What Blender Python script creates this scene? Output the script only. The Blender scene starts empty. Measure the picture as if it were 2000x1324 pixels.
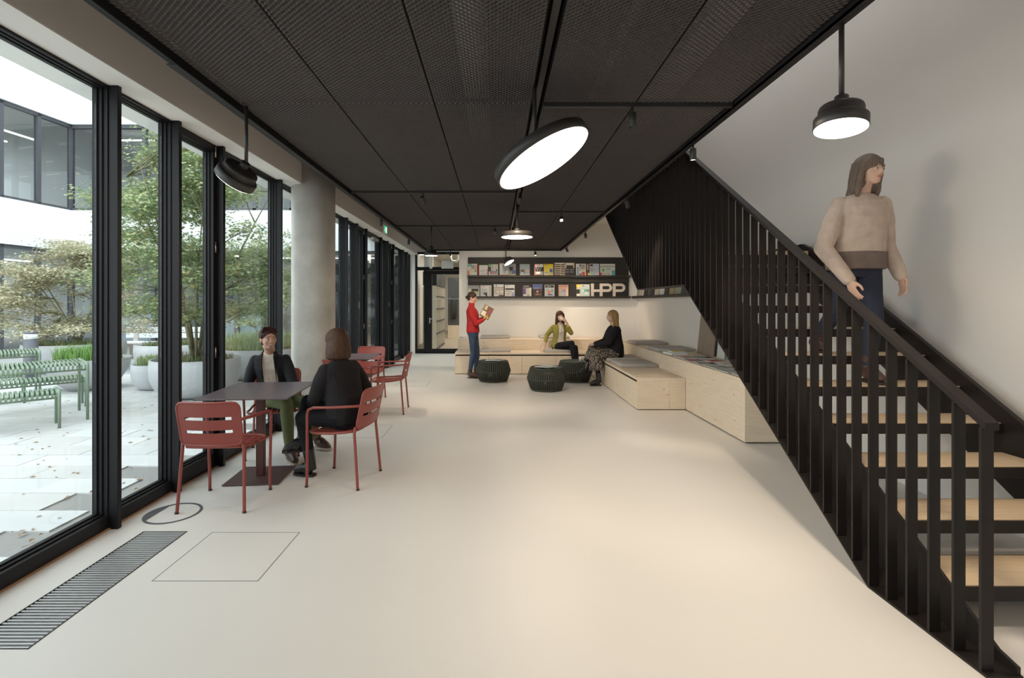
import bpy, bmesh, math, random
from mathutils import Vector as V, Matrix as M4
random.seed(7)
PI = math.pi
sc = bpy.context.scene
C = sc.collection
# ------------------------------------------------------------------ camera, world, light, exposure
cam_d = bpy.data.cameras.new('camera'); cam = bpy.data.objects.new('camera', cam_d); C.objects.link(cam)
cam.location = (0, 0, 1.5); cam.rotation_euler = (PI/2, 0, 0)
F = 975.0
cam_d.sensor_width = 36; cam_d.lens = 36*F/2000; cam_d.shift_x = 0.015; cam_d.shift_y = -0.035
cam_d.clip_start = 0.05; cam_d.clip_end = 200
sc.camera = cam
sc.view_settings.view_transform = 'Standard'; sc.view_settings.look = 'None'
sc.view_settings.gamma = 1; sc.view_settings.exposure = -0.27; sc.view_settings.use_curve_mapping = False
w = bpy.data.worlds.new('overcast_sky'); sc.world = w; w.use_nodes = True
bg = w.node_tree.nodes['Background']; bg.inputs[0].default_value = (0.91, 0.955, 1.0, 1); bg.inputs[1].default_value = 4.4
try:
    sc.cycles.use_denoising = True
    sc.cycles.max_bounces = 10; sc.cycles.diffuse_bounces = 5; sc.cycles.transparent_max_bounces = 24
    sc.cycles.sample_clamp_indirect = 6
except Exception: pass

def area(name, loc, rot, sx, sy, power, col, spread=PI):
    l = bpy.data.lights.new(name, 'AREA'); l.shape = 'RECTANGLE'; l.size = sx; l.size_y = sy; l.energy = power; l.color = col
    l.spread = spread
    o = bpy.data.objects.new(name, l); o.location = loc; o.rotation_euler = rot; C.objects.link(o); return o
WARM = (1.0, 0.82, 0.62); NEUT = (1.0, 0.90, 0.78)
area('stairwell_fill_light', (2.3, 5.2, 6.3), (0, 0, 0), 1.2, 6.0, 62, (.90, .95, 1.0))  # added fill light, no visible lamp; brightens the upper stair wall
area('hall_fill_light_behind', (2.4, -1.8, 3.3), (math.radians(18), 0, 0), 1.6, 1.4, 46, (1, .68, .42))  # added warm fill behind the camera for the right wall and floor
area('backroom_fill_light', (-.6, 19.5, 3.3), (0, 0, 0), 2.0, 8.0, 210, NEUT)  # added fill that brightens the room behind the glass door
def point(name, loc, power, col, r=.12):
    l = bpy.data.lights.new(name, 'POINT'); l.energy = power; l.color = col; l.shadow_soft_size = r
    o = bpy.data.objects.new(name, l); o.location = loc; C.objects.link(o); return o
def spot(name, loc, target, power, col=WARM, angle=60, blend=.6, r=.03):
    l = bpy.data.lights.new(name, 'SPOT'); l.energy = power; l.color = col; l.spot_size = math.radians(angle); l.spot_blend = blend; l.shadow_soft_size = r
    o = bpy.data.objects.new(name, l); o.location = loc
    o.rotation_euler = (V(target)-V(loc)).to_track_quat('-Z', 'Y').to_euler(); C.objects.link(o); return o

# ------------------------------------------------------------------ materials
MATS = {}
def mat(name, col, rough=.5, metal=0, spec=.5, bump=0, bscale=60, var=0, vscale=4, emit=None, estr=0, coat=0):
    if name in MATS: return MATS[name]
    m = bpy.data.materials.new(name); m.use_nodes = True; nt = m.node_tree; b = nt.nodes['Principled BSDF']
    b.inputs['Base Color'].default_value = (*col, 1); b.inputs['Roughness'].default_value = rough
    b.inputs['Metallic'].default_value = metal; b.inputs['Specular IOR Level'].default_value = spec
    if coat: b.inputs['Coat Weight'].default_value = coat; b.inputs['Coat Roughness'].default_value = .15
    if emit: b.inputs['Emission Color'].default_value = (*emit, 1); b.inputs['Emission Strength'].default_value = estr
    tc = nt.nodes.new('ShaderNodeTexCoord')
    if var:
        n = nt.nodes.new('ShaderNodeTexNoise'); n.inputs['Scale'].default_value = vscale; n.inputs['Detail'].default_value = 6
        nt.links.new(tc.outputs['Object'], n.inputs['Vector'])
        r = nt.nodes.new('ShaderNodeValToRGB'); r.color_ramp.elements[0].position = .3; r.color_ramp.elements[1].position = .7
        r.color_ramp.elements[0].color = (*[c*(1-var) for c in col], 1); r.color_ramp.elements[1].color = (*[min(1, c*(1+var)) for c in col], 1)
        nt.links.new(n.outputs['Fac'], r.inputs['Fac']); nt.links.new(r.outputs['Color'], b.inputs['Base Color'])
    if bump:
        n = nt.nodes.new('ShaderNodeTexNoise'); n.inputs['Scale'].default_value = bscale; n.inputs['Detail'].default_value = 4
        nt.links.new(tc.outputs['Object'], n.inputs['Vector'])
        bp = nt.nodes.new('ShaderNodeBump'); bp.inputs['Strength'].default_value = bump; bp.inputs['Distance'].default_value = .004
        nt.links.new(n.outputs['Fac'], bp.inputs['Height']); nt.links.new(bp.outputs['Normal'], b.inputs['Normal'])
    MATS[name] = m; return m
def wood(name, c1, c2, axis='X', scale=1.0, knots=True):
    m = bpy.data.materials.new(name); m.use_nodes = True; nt = m.node_tree; b = nt.nodes['Principled BSDF']; N = nt.nodes.new; L = nt.links.new
    tc = N('ShaderNodeTexCoord'); mp = N('ShaderNodeMapping'); s = {'X': (1.2, 14, 14), 'Y': (14, 1.2, 14), 'Z': (14, 14, 1.2)}[axis]
    mp.inputs['Scale'].default_value = [q*scale for q in s]; L(tc.outputs['Object'], mp.inputs['Vector'])
    n = N('ShaderNodeTexNoise'); n.inputs['Scale'].default_value = 3; n.inputs['Detail'].default_value = 8; n.inputs['Distortion'].default_value = .6
    L(mp.outputs[0], n.inputs['Vector'])
    r = N('ShaderNodeValToRGB'); r.color_ramp.elements[0].position = .3; r.color_ramp.elements[1].position = .72
    r.color_ramp.elements[0].color = (*c2, 1); r.color_ramp.elements[1].color = (*c1, 1); L(n.outputs['Fac'], r.inputs['Fac'])
    out = r.outputs['Color']
    if knots:
        mk = N('ShaderNodeMapping'); mk.inputs['Scale'].default_value = {'X': (3, 7, 7), 'Y': (7, 3, 7), 'Z': (7, 7, 3)}[axis]; L(tc.outputs['Object'], mk.inputs['Vector'])
        vo = N('ShaderNodeTexVoronoi'); vo.inputs['Scale'].default_value = 1.9; L(mk.outputs[0], vo.inputs['Vector'])
        kr = N('ShaderNodeValToRGB'); kr.color_ramp.elements[0].position = .045; kr.color_ramp.elements[1].position = .13
        kr.color_ramp.elements[0].color = (1, 1, 1, 1); kr.color_ramp.elements[1].color = (0, 0, 0, 1); L(vo.outputs['Distance'], kr.inputs['Fac'])
        mx = N('ShaderNodeMix'); mx.data_type = 'RGBA'; L(kr.outputs['Color'], mx.inputs['Factor']); L(out, mx.inputs['A'])
        mx.inputs['B'].default_value = (.42, .26, .15, 1); out = mx.outputs['Result']
    L(out, b.inputs['Base Color']); b.inputs['Roughness'].default_value = .5
    bp = N('ShaderNodeBump'); bp.inputs['Strength'].default_value = .12; bp.inputs['Distance'].default_value = .002
    L(n.outputs['Fac'], bp.inputs['Height']); L(bp.outputs['Normal'], b.inputs['Normal'])
    MATS[name] = m; return m
def emis(name, col, s):
    m = bpy.data.materials.new(name); m.use_nodes = True; nt = m.node_tree; nt.nodes.clear()
    e = nt.nodes.new('ShaderNodeEmission'); e.inputs[0].default_value = (*col, 1); e.inputs[1].default_value = s
    o = nt.nodes.new('ShaderNodeOutputMaterial'); nt.links.new(e.outputs[0], o.inputs[0]); MATS[name] = m; return m
def glass(name, tint=(.93, .97, .96), refl=1.0):
    m = bpy.data.materials.new(name); m.use_nodes = True; nt = m.node_tree; nt.nodes.clear(); N = nt.nodes.new; L = nt.links.new
    t = N('ShaderNodeBsdfTransparent'); t.inputs[0].default_value = (*tint, 1)
    g = N('ShaderNodeBsdfGlossy'); g.inputs['Roughness'].default_value = .01
    f = N('ShaderNodeLayerWeight'); pw = N('ShaderNodeMath'); pw.operation = 'POWER'; pw.inputs[1].default_value = 5; L(f.outputs['Facing'], pw.inputs[0])
    f.inputs['Blend'].default_value = .5
    mu = N('ShaderNodeMath'); mu.operation = 'MULTIPLY_ADD'; mu.inputs[1].default_value = .9*refl; mu.inputs[2].default_value = .035*refl; L(pw.outputs[0], mu.inputs[0])
    mx = N('ShaderNodeMixShader'); L(mu.outputs[0], mx.inputs[0]); L(t.outputs[0], mx.inputs[1]); L(g.outputs[0], mx.inputs[2])
    o = N('ShaderNodeOutputMaterial'); L(mx.outputs[0], o.inputs[0]); MATS[name] = m; return m

m_floor = mat('floor_resin', (.69, .67, .64), .42, spec=.35, var=.02, vscale=.8, bump=.03, bscale=8)
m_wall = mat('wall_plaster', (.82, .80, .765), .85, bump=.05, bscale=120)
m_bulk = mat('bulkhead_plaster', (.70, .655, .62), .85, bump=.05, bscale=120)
m_slab = mat('slab_dark_paint', (.028, .025, .025), .9)
m_steel = mat('stair_black_steel', (.013, .0098, .0088), .48, spec=.28, var=.15, vscale=9)
m_frame = mat('window_anthracite', (.012, .0115, .0135), .42, spec=.22)
m_mesh = mat('ceiling_mesh_metal', (.048, .038, .035), .5, metal=.1)
m_black = mat('matt_black', (.018, .016, .016), .55)
m_lamp = mat('lamp_housing', (.035, .031, .029), .45)
m_red = mat('chair_red', (.27, .058, .045), .42, bump=.03, bscale=300)
m_bord = mat('table_bordeaux', (.085, .045, .047), .42)
m_bordtop = mat('tabletop_laminate', (.13, .10, .115), .36)
m_pole = mat('table_pole', (.09, .03, .028), .4)
m_spr = wood('spruce_board', (.80, .685, .54), (.72, .595, .455), 'X')
m_sprY = wood('spruce_board_side', (.80, .685, .54), (.72, .595, .455), 'Y')
m_tread = wood('tread_board', (.66, .51, .34), (.56, .42, .27), 'X')
m_conc = mat('column_concrete', (.52, .495, .45), .8, bump=.4, bscale=26, var=.17, vscale=3.2)
m_pave = mat('paving_stone', (.56, .56, .56), .8, bump=.2, bscale=40, var=.06, vscale=1.5)
m_pave2 = mat('paving_joint', (.28, .27, .26), .9)
m_fac = mat('facade_white', (.86, .87, .88), .8)
m_dark = mat('facade_frame', (.085, .086, .098), .5)
m_plant = mat('planter_white', (.47, .475, .49), .6, bump=.1, bscale=60)
m_soil = mat('soil', (.06, .045, .03), .95, bump=.4, bscale=40)
m_green = mat('sage_metal', (.21, .28, .20), .45)
m_rope = mat('pouf_rope', (.042, .046, .036), .8, bump=.3, bscale=200)
m_pouft = mat('pouf_top', (.045, .06, .05), .6)
m_cush = mat('cushion_felt', (.46, .43, .40), .95, bump=.3, bscale=250, var=.05, vscale=60)
m_alu = mat('brushed_metal', (.5, .47, .44), .35, metal=1)
m_gbar = mat('grille_bar', (.62, .62, .63), .35, metal=.5)
m_copper = mat('window_edge_strip', (.35, .22, .14), .5)
m_glass = glass('window_glass'); m_glass2 = glass('facade_glass', (.80, .83, .85), .9)
m_lens = emis('lamp_lens', (1.0, .93, .82), 9); m_lens2 = emis('spot_lens', (1, .9, .75), 14)
m_strip = emis('office_strip_light', (1, .93, .8), 5)
m_white = mat('paper_white', (.8, .79, .76), .6)

# ------------------------------------------------------------------ mesh helpers
class MB:
    def __init__(s): s.v = []; s.f = []; s.sm = []
    def add(s, vs, fs, smooth=False):
        n = len(s.v); s.v += [tuple(p) for p in vs]; s.f += [[i+n for i in f] for f in fs]; s.sm += [smooth]*len(fs); return s
    def box(s, x0, x1, y0, y1, z0, z1, T=None):
        vs = [V((x, y, z)) for x in (x0, x1) for y in (y0, y1) for z in (z0, z1)]
        if T is not None: vs = [T @ p for p in vs]
        return s.add(vs, [(0, 1, 3, 2), (4, 6, 7, 5), (0, 4, 5, 1), (2, 3, 7, 6), (0, 2, 6, 4), (1, 5, 7, 3)])
    def bevbox(s, x0, x1, y0, y1, z0, z1, b=.005, T=None, seg=2):
        bm = bmesh.new(); bmesh.ops.create_cube(bm, size=1)
        for v in bm.verts: v.co = V(((x0+x1)/2+v.co.x*(x1-x0), (y0+y1)/2+v.co.y*(y1-y0), (z0+z1)/2+v.co.z*(z1-z0)))
        bmesh.ops.bevel(bm, geom=bm.edges[:], offset=b, segments=seg, profile=.5, affect='EDGES')
        bm.verts.index_update(); vs = [v.co.copy() for v in bm.verts]
        if T is not None: vs = [T @ p for p in vs]
        s.add(vs, [[v.index for v in f.verts] for f in bm.faces], seg > 2); bm.free(); return s
    def tube(s, pts, r, n=10, smooth=True, flat=None, up=None):
        """tube through pts; r number or list; flat=(a,b) elliptic section"""
        pts = [V(p) for p in pts]; k = len(pts)
        rs = r if isinstance(r, (list, tuple)) else [r]*k
        rings = []; prev = None
        for i, p in enumerate(pts):
            d = (pts[min(i+1, k-1)]-pts[max(i-1, 0)]).normalized()
            if prev is None:
                a = V(up) if up is not None else (V((0, 0, 1)) if abs(d.z) < .9 else V((1, 0, 0)))
                u = (a - d*a.dot(d)).normalized()
            else: u = (prev - d*prev.dot(d)).normalized()
            prev = u; q = d.cross(u)
            fa, fb = flat if flat else (1, 1)
            rings.append([p + u*(math.cos(2*PI*j/n)*rs[i]*fa) + q*(math.sin(2*PI*j/n)*rs[i]*fb) for j in range(n)])
        vs = [p for R in rings for p in R]
        fs = [(i*n+j, i*n+(j+1) % n, (i+1)*n+(j+1) % n, (i+1)*n+j) for i in range(k-1) for j in range(n)]
        s.add(vs, fs, smooth); m = len(s.v)-len(vs)
        s.f += [[m+j for j in range(n)][::-1], [m+(k-1)*n+j for j in range(n)]]; s.sm += [False, False]
        return s
    def lathe(s, prof, n=32, c=(0, 0, 0), T=None, smooth=True):
        """prof = [(r,z)...] closed at ends if r=0"""
        vs = []; fs = []; k = len(prof)
        for r, z in prof:
            for j in range(n):
                a = 2*PI*j/n; p = V((c[0]+r*math.cos(a), c[1]+r*math.sin(a), c[2]+z)); vs.append(T @ p if T is not None else p)
        for i in range(k-1):
            for j in range(n): fs.append((i*n+j, i*n+(j+1) % n, (i+1)*n+(j+1) % n, (i+1)*n+j))
        s.add(vs, fs, smooth); m = len(s.v)-len(vs)
        s.f += [[m+j for j in range(n)][::-1], [m+(k-1)*n+j for j in range(n)]]; s.sm += [False, False]
        return s
    def prism(s, poly, y0, y1, plane='XZ', T=None):
        def P(a, b, h): 
            p = {'XZ': V((a, h, b)), 'YZ': V((h, a, b)), 'XY': V((a, b, h))}[plane]
            return T @ p if T is not None else p
        n = len(poly); vs = [P(a, b, y0) for a, b in poly]+[P(a, b, y1) for a, b in poly]
        fs = [list(range(n)), list(range(n, 2*n))[::-1]]+[(i, (i+1) % n, n+(i+1) % n, n+i) for i in range(n)]
        return s.add(vs, fs)
    def ell(s, c, rad, R=None, n=16, m=10):
        vs = []; fs = []
        for i in range(m+1):
            t = PI*i/m
            for j in range(n):
                a = 2*PI*j/n; p = V((rad[0]*math.sin(t)*math.cos(a), rad[1]*math.sin(t)*math.sin(a), rad[2]*math.cos(t)))
                if R is not None: p = R @ p
                vs.append(p+V(c))
        for i in range(m):
            for j in range(n): fs.append((i*n+j, (i+1)*n+j, (i+1)*n+(j+1) % n, i*n+(j+1) % n))
        return s.add(vs, fs, True)
    def mesh(s, name, fixn=True):
        me = bpy.data.meshes.new(name); me.from_pydata(s.v, [], s.f)
        if fixn:
            bm = bmesh.new(); bm.from_mesh(me); bmesh.ops.recalc_face_normals(bm, faces=bm.faces[:]); bm.to_mesh(me); bm.free()
        me.polygons.foreach_set('use_smooth', s.sm[:len(me.polygons)] + [False]*(len(me.polygons)-len(s.sm)))
        me.update(); return me
    def build(s, name, m, parent=None, loc=None, fixn=True):
        me = s.mesh(name, fixn); me.materials.append(m)
        o = bpy.data.objects.new(name, me); C.objects.link(o)
        if parent is not None: o.parent = parent
        if loc: o.location = loc
        return o
def tag(o, label=None, cat=None, group=None, kind=None):
    if label: o['label'] = label
    if cat: o['category'] = cat
    if group: o['group'] = group
    if kind: o['kind'] = kind
    return o
def empty(name, loc=(0, 0, 0), rz=0, label=None, cat=None, group=None, kind=None):
    o = bpy.data.objects.new(name, None); o.location = loc; o.rotation_euler = (0, 0, rz); o.empty_display_size = .1
    C.objects.link(o); return tag(o, label, cat, group, kind)
def copy_tree(o, parent=None):
    c = o.copy(); C.objects.link(c)
    if parent is not None: c.parent = parent
    for ch in o.children: copy_tree(ch, c)
    return c
def struct(name, mb, m): return tag(mb.build(name, m), kind='structure')
def inst(src, parent, loc=(0, 0, 0), rot=(0, 0, 0), name=None):
    o = src.copy(); C.objects.link(o); o.parent = parent; o.location = loc; o.rotation_euler = rot; return o
def text_mesh(s, size, name, m, parent, loc, rot=(PI/2, 0, 0), ext=.0008, sx=1):
    cu = bpy.data.curves.new(name, 'FONT'); cu.body = s; cu.size = size; cu.extrude = ext; cu.align_x = 'CENTER'; cu.align_y = 'CENTER'
    t = bpy.data.objects.new('tmp', cu); C.objects.link(t)
    dg = bpy.context.evaluated_depsgraph_get(); me = bpy.data.meshes.new_from_object(t.evaluated_get(dg)); C.objects.unlink(t); bpy.data.objects.remove(t)
    me.materials.clear(); me.materials.append(m); me.name = name
    o = bpy.data.objects.new(name, me); C.objects.link(o); o.parent = parent; o.location = loc; o.rotation_euler = rot; o.scale = (sx, 1, 1); return o
# ================================================================== THE SETTING
WX = -2.575          # inner plane of the window wall
GX0, GX1, GY0, GY1 = -2.32, -2.03, 2.163, 3.28
fl = MB()
for x0, x1, y0, y1 in ((-2.75, 3.5, -5, GY0), (-2.75, GX0, GY0, GY1), (GX1, 3.5, GY0, GY1), (-2.75, 3.5, GY1, 14.98)): fl.box(x0, x1, y0, y1, -.2, 0)
floor = struct('floor', fl, m_floor)
# floor hatches: recessed dark joint round a flush panel
hp = None
for i, (hx, hy) in enumerate(((-1.575, 2.98), (-1.565, 5.85), (-1.56, 9.3))):
    j = MB(); s_ = .2875
    for a in ((-s_, s_, -s_, -s_+.004), (-s_, s_, s_-.004, s_), (-s_, -s_+.004, -s_, s_), (s_-.004, s_, -s_, s_)): j.box(*a, 0, .0012)
    jo = j.build('hatch_joint', mat('joint_grey', (.22,.22,.22), .8), floor, (hx, hy, 0))
    MB().box(-s_+.006, s_-.006, -s_+.006, s_-.006, 0, .0008).build('floor_hatch', m_floor, floor, (hx, hy, 0))
# trench heater
tr = empty('floor_grille', (GX0, GY0, 0), label='long metal floor grille in a trench beside the window wall', cat='grille')
MB().box(0, GX1-GX0, 0, GY1-GY0, -.14, -.12).build('trench', m_black, tr)
g = MB(); W_, L_ = GX1-GX0, GY1-GY0
for a in ((0, .006, 0, L_), (W_-.006, W_, 0, L_), (0, W_, 0, .006), (0, W_, L_-.006, L_)): g.box(*a, -.12, .002)
g.build('grille_frame', m_black, tr)
bar0 = None
for i in range(48):
    y = .012+i*(L_-.024)/47
    if bar0 is None: bar0 = MB().box(.008, W_-.008, -.0045, .0045, -.015, .001).build('grille_bar', m_gbar, tr, (0, y, 0))
    else: inst(bar0, tr, (0, y, 0))
for x in (.05, W_/2, W_-.05): MB().box(x-.003, x+.003, 0, L_, -.02, -.0152).build('grille_rod', m_gbar, tr)
# floor socket
so = empty('floor_box', (-2.31, 3.565, 0), .3, label='round flush floor socket lid with dark ring near the windows', cat='floor socket')
r_ = MB(); n = 48
vs = []; fs = []
for j in range(n):
    a = 2*PI*j/n
    for rr in (.165, .183): vs += [(rr*math.cos(a), rr*math.sin(a), .0005), (rr*math.cos(a), rr*math.sin(a), .003)]
for j in range(n):
    b0, b1 = 4*j, 4*((j+1) % n)
    fs += [(b0+1, b0+3, b1+3, b1+1), (b0, b0+1, b1+1, b1), (b0+2, b1+2, b1+3, b0+3)]
r_.add(vs, fs); r_.build('ring', m_dark, so)
ch = [(.17*math.cos(a), .17*math.sin(a)) for a in [PI*.62+i*(PI*.56)/12 for i in range(13)]]
MB().prism(ch, .0006, .0026, 'XY').build('cable_flap', m_dark, so)

# walls
struct('wall_back', MB().box(-.9, 3.5, 12.0, 12.3, 0, 6.6), m_wall)
struct('wall_back_return', MB().box(-.9, -.75, 12.3, 14.9, 0, 3.4), m_wall)
struct('wall_end', MB().box(-2.75, -2.43, 14.9, 15.0, 0, 3.4).box(-2.43, -.75, 14.9, 15.0, 3.02, 3.4), m_wall)
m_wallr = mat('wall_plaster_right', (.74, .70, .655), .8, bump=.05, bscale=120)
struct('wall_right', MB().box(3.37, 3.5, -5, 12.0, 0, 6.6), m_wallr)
struct('wall_front', MB().box(-2.75, 3.5, -5.2, -5, 0, 3.4), m_wall)
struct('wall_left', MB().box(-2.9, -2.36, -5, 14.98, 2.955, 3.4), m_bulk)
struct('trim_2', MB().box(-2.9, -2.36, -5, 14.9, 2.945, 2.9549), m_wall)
ceil = struct('ceiling', MB().box(-2.9, 1.6, -5, 15.0, 3.4, 3.9), m_slab)
struct('ceiling_right', MB().box(1.6, 3.5, 10.2, 12.0, 3.4, 3.9).box(1.6, 3.5, -5, -.8, 3.4, 3.9), m_wall)
struct('void_light_blocker', MB().box(1.56, 1.6, -.8, 10.2, 2.86, 3.4), m_slab)  # dark strip added to block the bright stairwell wall seen through the mesh
struct('wall_upper_left', MB().box(1.5, 1.6, -.8, 10.2, 3.4, 6.6), m_wall)
struct('wall_upper_back', MB().box(1.6, 3.5, 10.2, 10.3, 3.9, 6.6), m_wall)
struct('wall_upper_front', MB().box(1.6, 3.5, -.9, -.8, 3.9, 6.6), m_wall)
struct('ceiling_upper', MB().box(1.5, 3.5, -.9, 10.3, 6.6, 6.7), m_wall)
MB().box(WX-.01, WX+.014, -5, 14.9, 0, .010).build('trim_1', m_copper)['kind'] = 'structure'

# windows
fins = [-3.0, -1.75, -.48, .80, 2.07, 3.31, 3.95, 4.59, 5.83, 7.10, 8.42, 9.05, 9.69, 10.95, 11.6, 12.25, 13.5, 14.14, 14.86]
doors = {3.95: (1, 1), 9.05: (1, 1), 9.69: (2, 0), 11.6: (1, 1)}
H = 2.95
for i in range(len(fins)-1):
    y0, y1 = fins[i], fins[i+1]; a, b = y0+.04, y1
    wn = empty('window_%d' % (i+1), (WX, y0, 0), kind='structure')
    ex = .045 if y0 in doors else 0
    f = MB(); a -= y0; b -= y0
    for (x0, x1, e) in ((-.085, -.055, .028), (-.055, -.03, .018), (-.03, 0, .008)):
        f.box(x0, x1, a-.035, a+e+ex, 0, H); f.box(x0, x1, b-e-ex, b, 0, H)
        f.box(x0, x1, a+e+ex, b-e-ex, 0, .085+e+ex); f.box(x0, x1, a+e+ex, b-e-ex, H-.018-e*.6-ex, H)
    f.build('window_frame', m_frame, wn)
    MB().box(-.066, -.060, a+.03+ex, b-.03-ex, .11+ex, H-.03-ex).build('pane', m_glass, wn)
    MB().bevbox(-.005, .062, 0, .037, 0, H+.0, .002, seg=1).build('mullion', m_frame, wn)
    if y0 in doors:
        k, hg = doors[y0]
        if k == 1:
            hn = MB(); hn.bevbox(0, .008, a+.035, a+.06, 1.46, 1.56, .003).tube([(.006, a+.047, 1.53), (.05, a+.047, 1.53), (.055, a+.052, 1.52), (.055, a+.052, 1.41)], .007)
            hn.build('handle', m_alu, wn)
        else:
            MB().tube([(.0, a+.09, 1.05), (.05, a+.09, 1.05), (.052, a+.22, 1.05)], .009).build('handle', m_alu, wn)
            MB().bevbox(0, .06, a+.5, a+.95, 2.80, 2.86, .006).build('door_closer', m_alu, wn)
        if hg:
            for hz in (1.05, 2.01, 2.88): MB().tube([(.008, b-.03, hz-.05), (.008, b-.03, hz+.05)], .007).build('hinge', m_alu, wn)

# end door (with side light and fanlight)
d1 = empty('door_1', (-2.43, 14.9, 0), kind='structure')
f = MB(); Y0, Y1 = -.02, .08
f.box(0, .06, Y0, Y1, 0, 3.02).box(.06, 1.6, Y0, Y1, 2.96, 3.02).box(.06, 1.6, Y0, Y1, 2.48, 2.58).box(.06, 1.6, Y0, Y1, 0, .05).box(.26, .33, Y0, Y1, 0, 2.5)
f.build('door_frame', m_frame, d1)
lf = MB(); lf.box(.335, .50, Y0-.02, Y1-.03, .05, 2.47).box(.50, 1.55, Y0-.02, Y1-.03, .05, .14).box(.50, 1.55, Y0-.02, Y1-.03, 2.36, 2.47).box(.06, .26, Y0-.01, Y1-.03, .05, .14)
leaf = lf.build('door_leaf', m_frame, d1)
MB().tube([(.44, Y0-.02, 1.03), (.44, Y0-.08, 1.03), (.60, Y0-.08, 1.03)], .011).bevbox(.42, .46, Y0-.03, Y0-.02, .90, 1.07, .003).build('handle', m_alu, leaf)
for a in ((.50, 1.55, .14, 2.36), (.06, .26, .14, 2.48), (.06, 1.6, 2.58, 2.96)): MB().box(a[0], a[1], .03, .036, a[2], a[3]).build('pane', m_glass, d1)
dot = None
for i in range(22):
    if dot is None: dot = MB().box(-.012, .012, -.001, .0, -.012, .012).build('marker_dot', m_white, d1, (.56+i*.045, .029, 1.63))
    else: inst(dot, d1, (.56+i*.045, .029, 1.63))
# room behind the door
m_wfloor = wood('backroom_floor', (.50, .40, .30), (.42, .33, .25), 'Y', knots=False)
struct('floor_backroom', MB().box(-4, 1.5, 14.98, 27, -.2, -.001), m_wfloor)
struct('wall_backroom', MB().box(-4, 1.5, 27, 27.1, 0, 3.6).box(1.4, 1.5, 15, 27, 0, 3.6).box(-2.9, -2.8, 16.5, 27, 0, 3.6), m_wall)
struct('ceiling_backroom', MB().box(-4, 1.5, 15.0, 27, 3.5, 3.6), m_conc)
cb = empty('wall_shelving', (-1.90, 15.7, 0), label='tall wooden shelving seen through the glass end door', cat='shelving')
s = MB().box(-.42, -.40, 0, 2.6, 0, 2.0)
for y in (0, .65, 1.3, 1.95, 2.58): s.box(-.42, 0, y, y+.025, 0, 2.05)
s.build('carcass', m_sprY, cb)
for z in (.02, .5, .9, 1.3, 1.7): MB().box(-.40, 0.003, .025, 2.58, z, z+.03).build('shelf_board', m_black, cb)
MB().box(-.42, .01, 0, 2.6, 2.06, 2.5).build('mesh_cabinet', m_black, cb)
cw = empty('coat_niche', (-2.1, 21.5, 0), label='dark coat niche above a low wooden cabinet in the back room', cat='wardrobe')
MB().box(0, .5, 0, .5, 0, .55).build('low_cabinet', m_sprY, cw)
MB().box(.0, .5, .0, .1, .55, 2.6).box(0, .5, .1, .5, 1.9, 2.6).build('niche_panel', m_dark, cw)
MB().lathe([(0, .8), (.12, .82), (.15, 1.1), (.12, 1.6), (.03, 1.75), (0, 1.76)], 14, (.25, .02-.16, 0)).build('dark_coat', m_black, cw)
MB().lathe([(.15, 0), (.15, 3.4)], 28, (-2.2, 16.2, 0)).build('concrete_column', m_conc); bpy.data.objects['concrete_column'].name = 'round_column'
tag(bpy.data.objects['round_column'], 'slim round concrete column behind the side light of the end door', 'column')
tr_ = MB().tube([(-1.5, 16.2, 3.3), (-1.5, 16.2, 2.95), (-1.45, 16.2, 2.85), (-1.3, 16.2, 2.85), (-1.25, 16.2, 2.95), (-1.25, 16.2, 3.25), (-.8, 16.2, 3.25)], .05, 12)
tag(tr_.build('ventilation_pipe', m_alu), 'bent silver pipe under the concrete ceiling behind the fanlight', 'pipe')

# column in the hall
colo = empty('concrete_column', (-2.31, 6.3, 0), label='thick round exposed concrete column between the near and far windows', cat='column')
MB().lathe([(.262, 0), (.262, 1.0), (.262, 2.2), (.262, 3.4)], 64).build('shaft', m_conc, colo)

# ------------------------------------------------------------------ ceiling island of expanded metal panels
EX = [-1.655, -1.02, -.40, .225]; EX2 = [.295, .89, 1.505]
CY = [11.9, 10.73, 9.47, 8.21, 6.95, 5.70, 4.46, 3.20, 1.94, .68, -.58, -1.84]
isl = empty('suspended_ceiling', (0, 0, 2.78), label='black expanded metal ceiling island hung over the hall', cat='ceiling')
fr = MB()
fr.box(-1.70, -1.665, -1.84, 11.94, -.035, .05).box(1.515, 1.545, -1.84, 11.94, -.035, .05).box(-1.70, 1.545, 11.905, 11.94, -.03, .05)
fr.build('edge_frame', m_frame, isl)
gr = MB()
for x in (-1.02, -.40, .89): gr.box(x-.005, x+.005, -1.84, 11.9, .006, .04)
for y in CY[1:-1]: gr.box(-1.66, 1.51, y-.004, y+.004, .012, .03)
gr.box(.222, .298, -1.84, 11.9, .07, .10).box(.222, .228, -1.84, 11.9, 0, .08).box(.292, .298, -1.84, 11.9, 0, .08)
gr.build('grid_rail', mat('grid_rail_black', (.006, .005, .005), .9, spec=.1), isl)
def mesh_panel(w, d):
    mb = MB(); lw = .0345; pitch = .0150; nx = max(2, round(w/lw)); lw = w/nx; ny = round(d/pitch)
    wd = .0066; hg = .0060
    for r in range(ny):
        yb = (r+.5)*d/ny; amp = pitch/2
        # zigzag ribbon across the panel, tilted
        pts = []
        for k in range(2*nx+1):
            x = k*lw/2; y = yb + (amp if (k+r) % 2 else -amp)*.88
            pts.append((x, y))
        vs = []
        for x, y in pts: vs += [(x, y-wd/2, hg/2), (x, y+wd/2, -hg/2)]
        mb.add(vs, [(2*k, 2*k+2, 2*k+3, 2*k+1) for k in range(2*nx)])
    e = .003
    for a in ((0, w, 0, e), (0, w, d-e, d), (0, e, 0, d), (w-e, w, 0, d)): mb.box(*a, .001, .005)
    return mb
pm = {}
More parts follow.
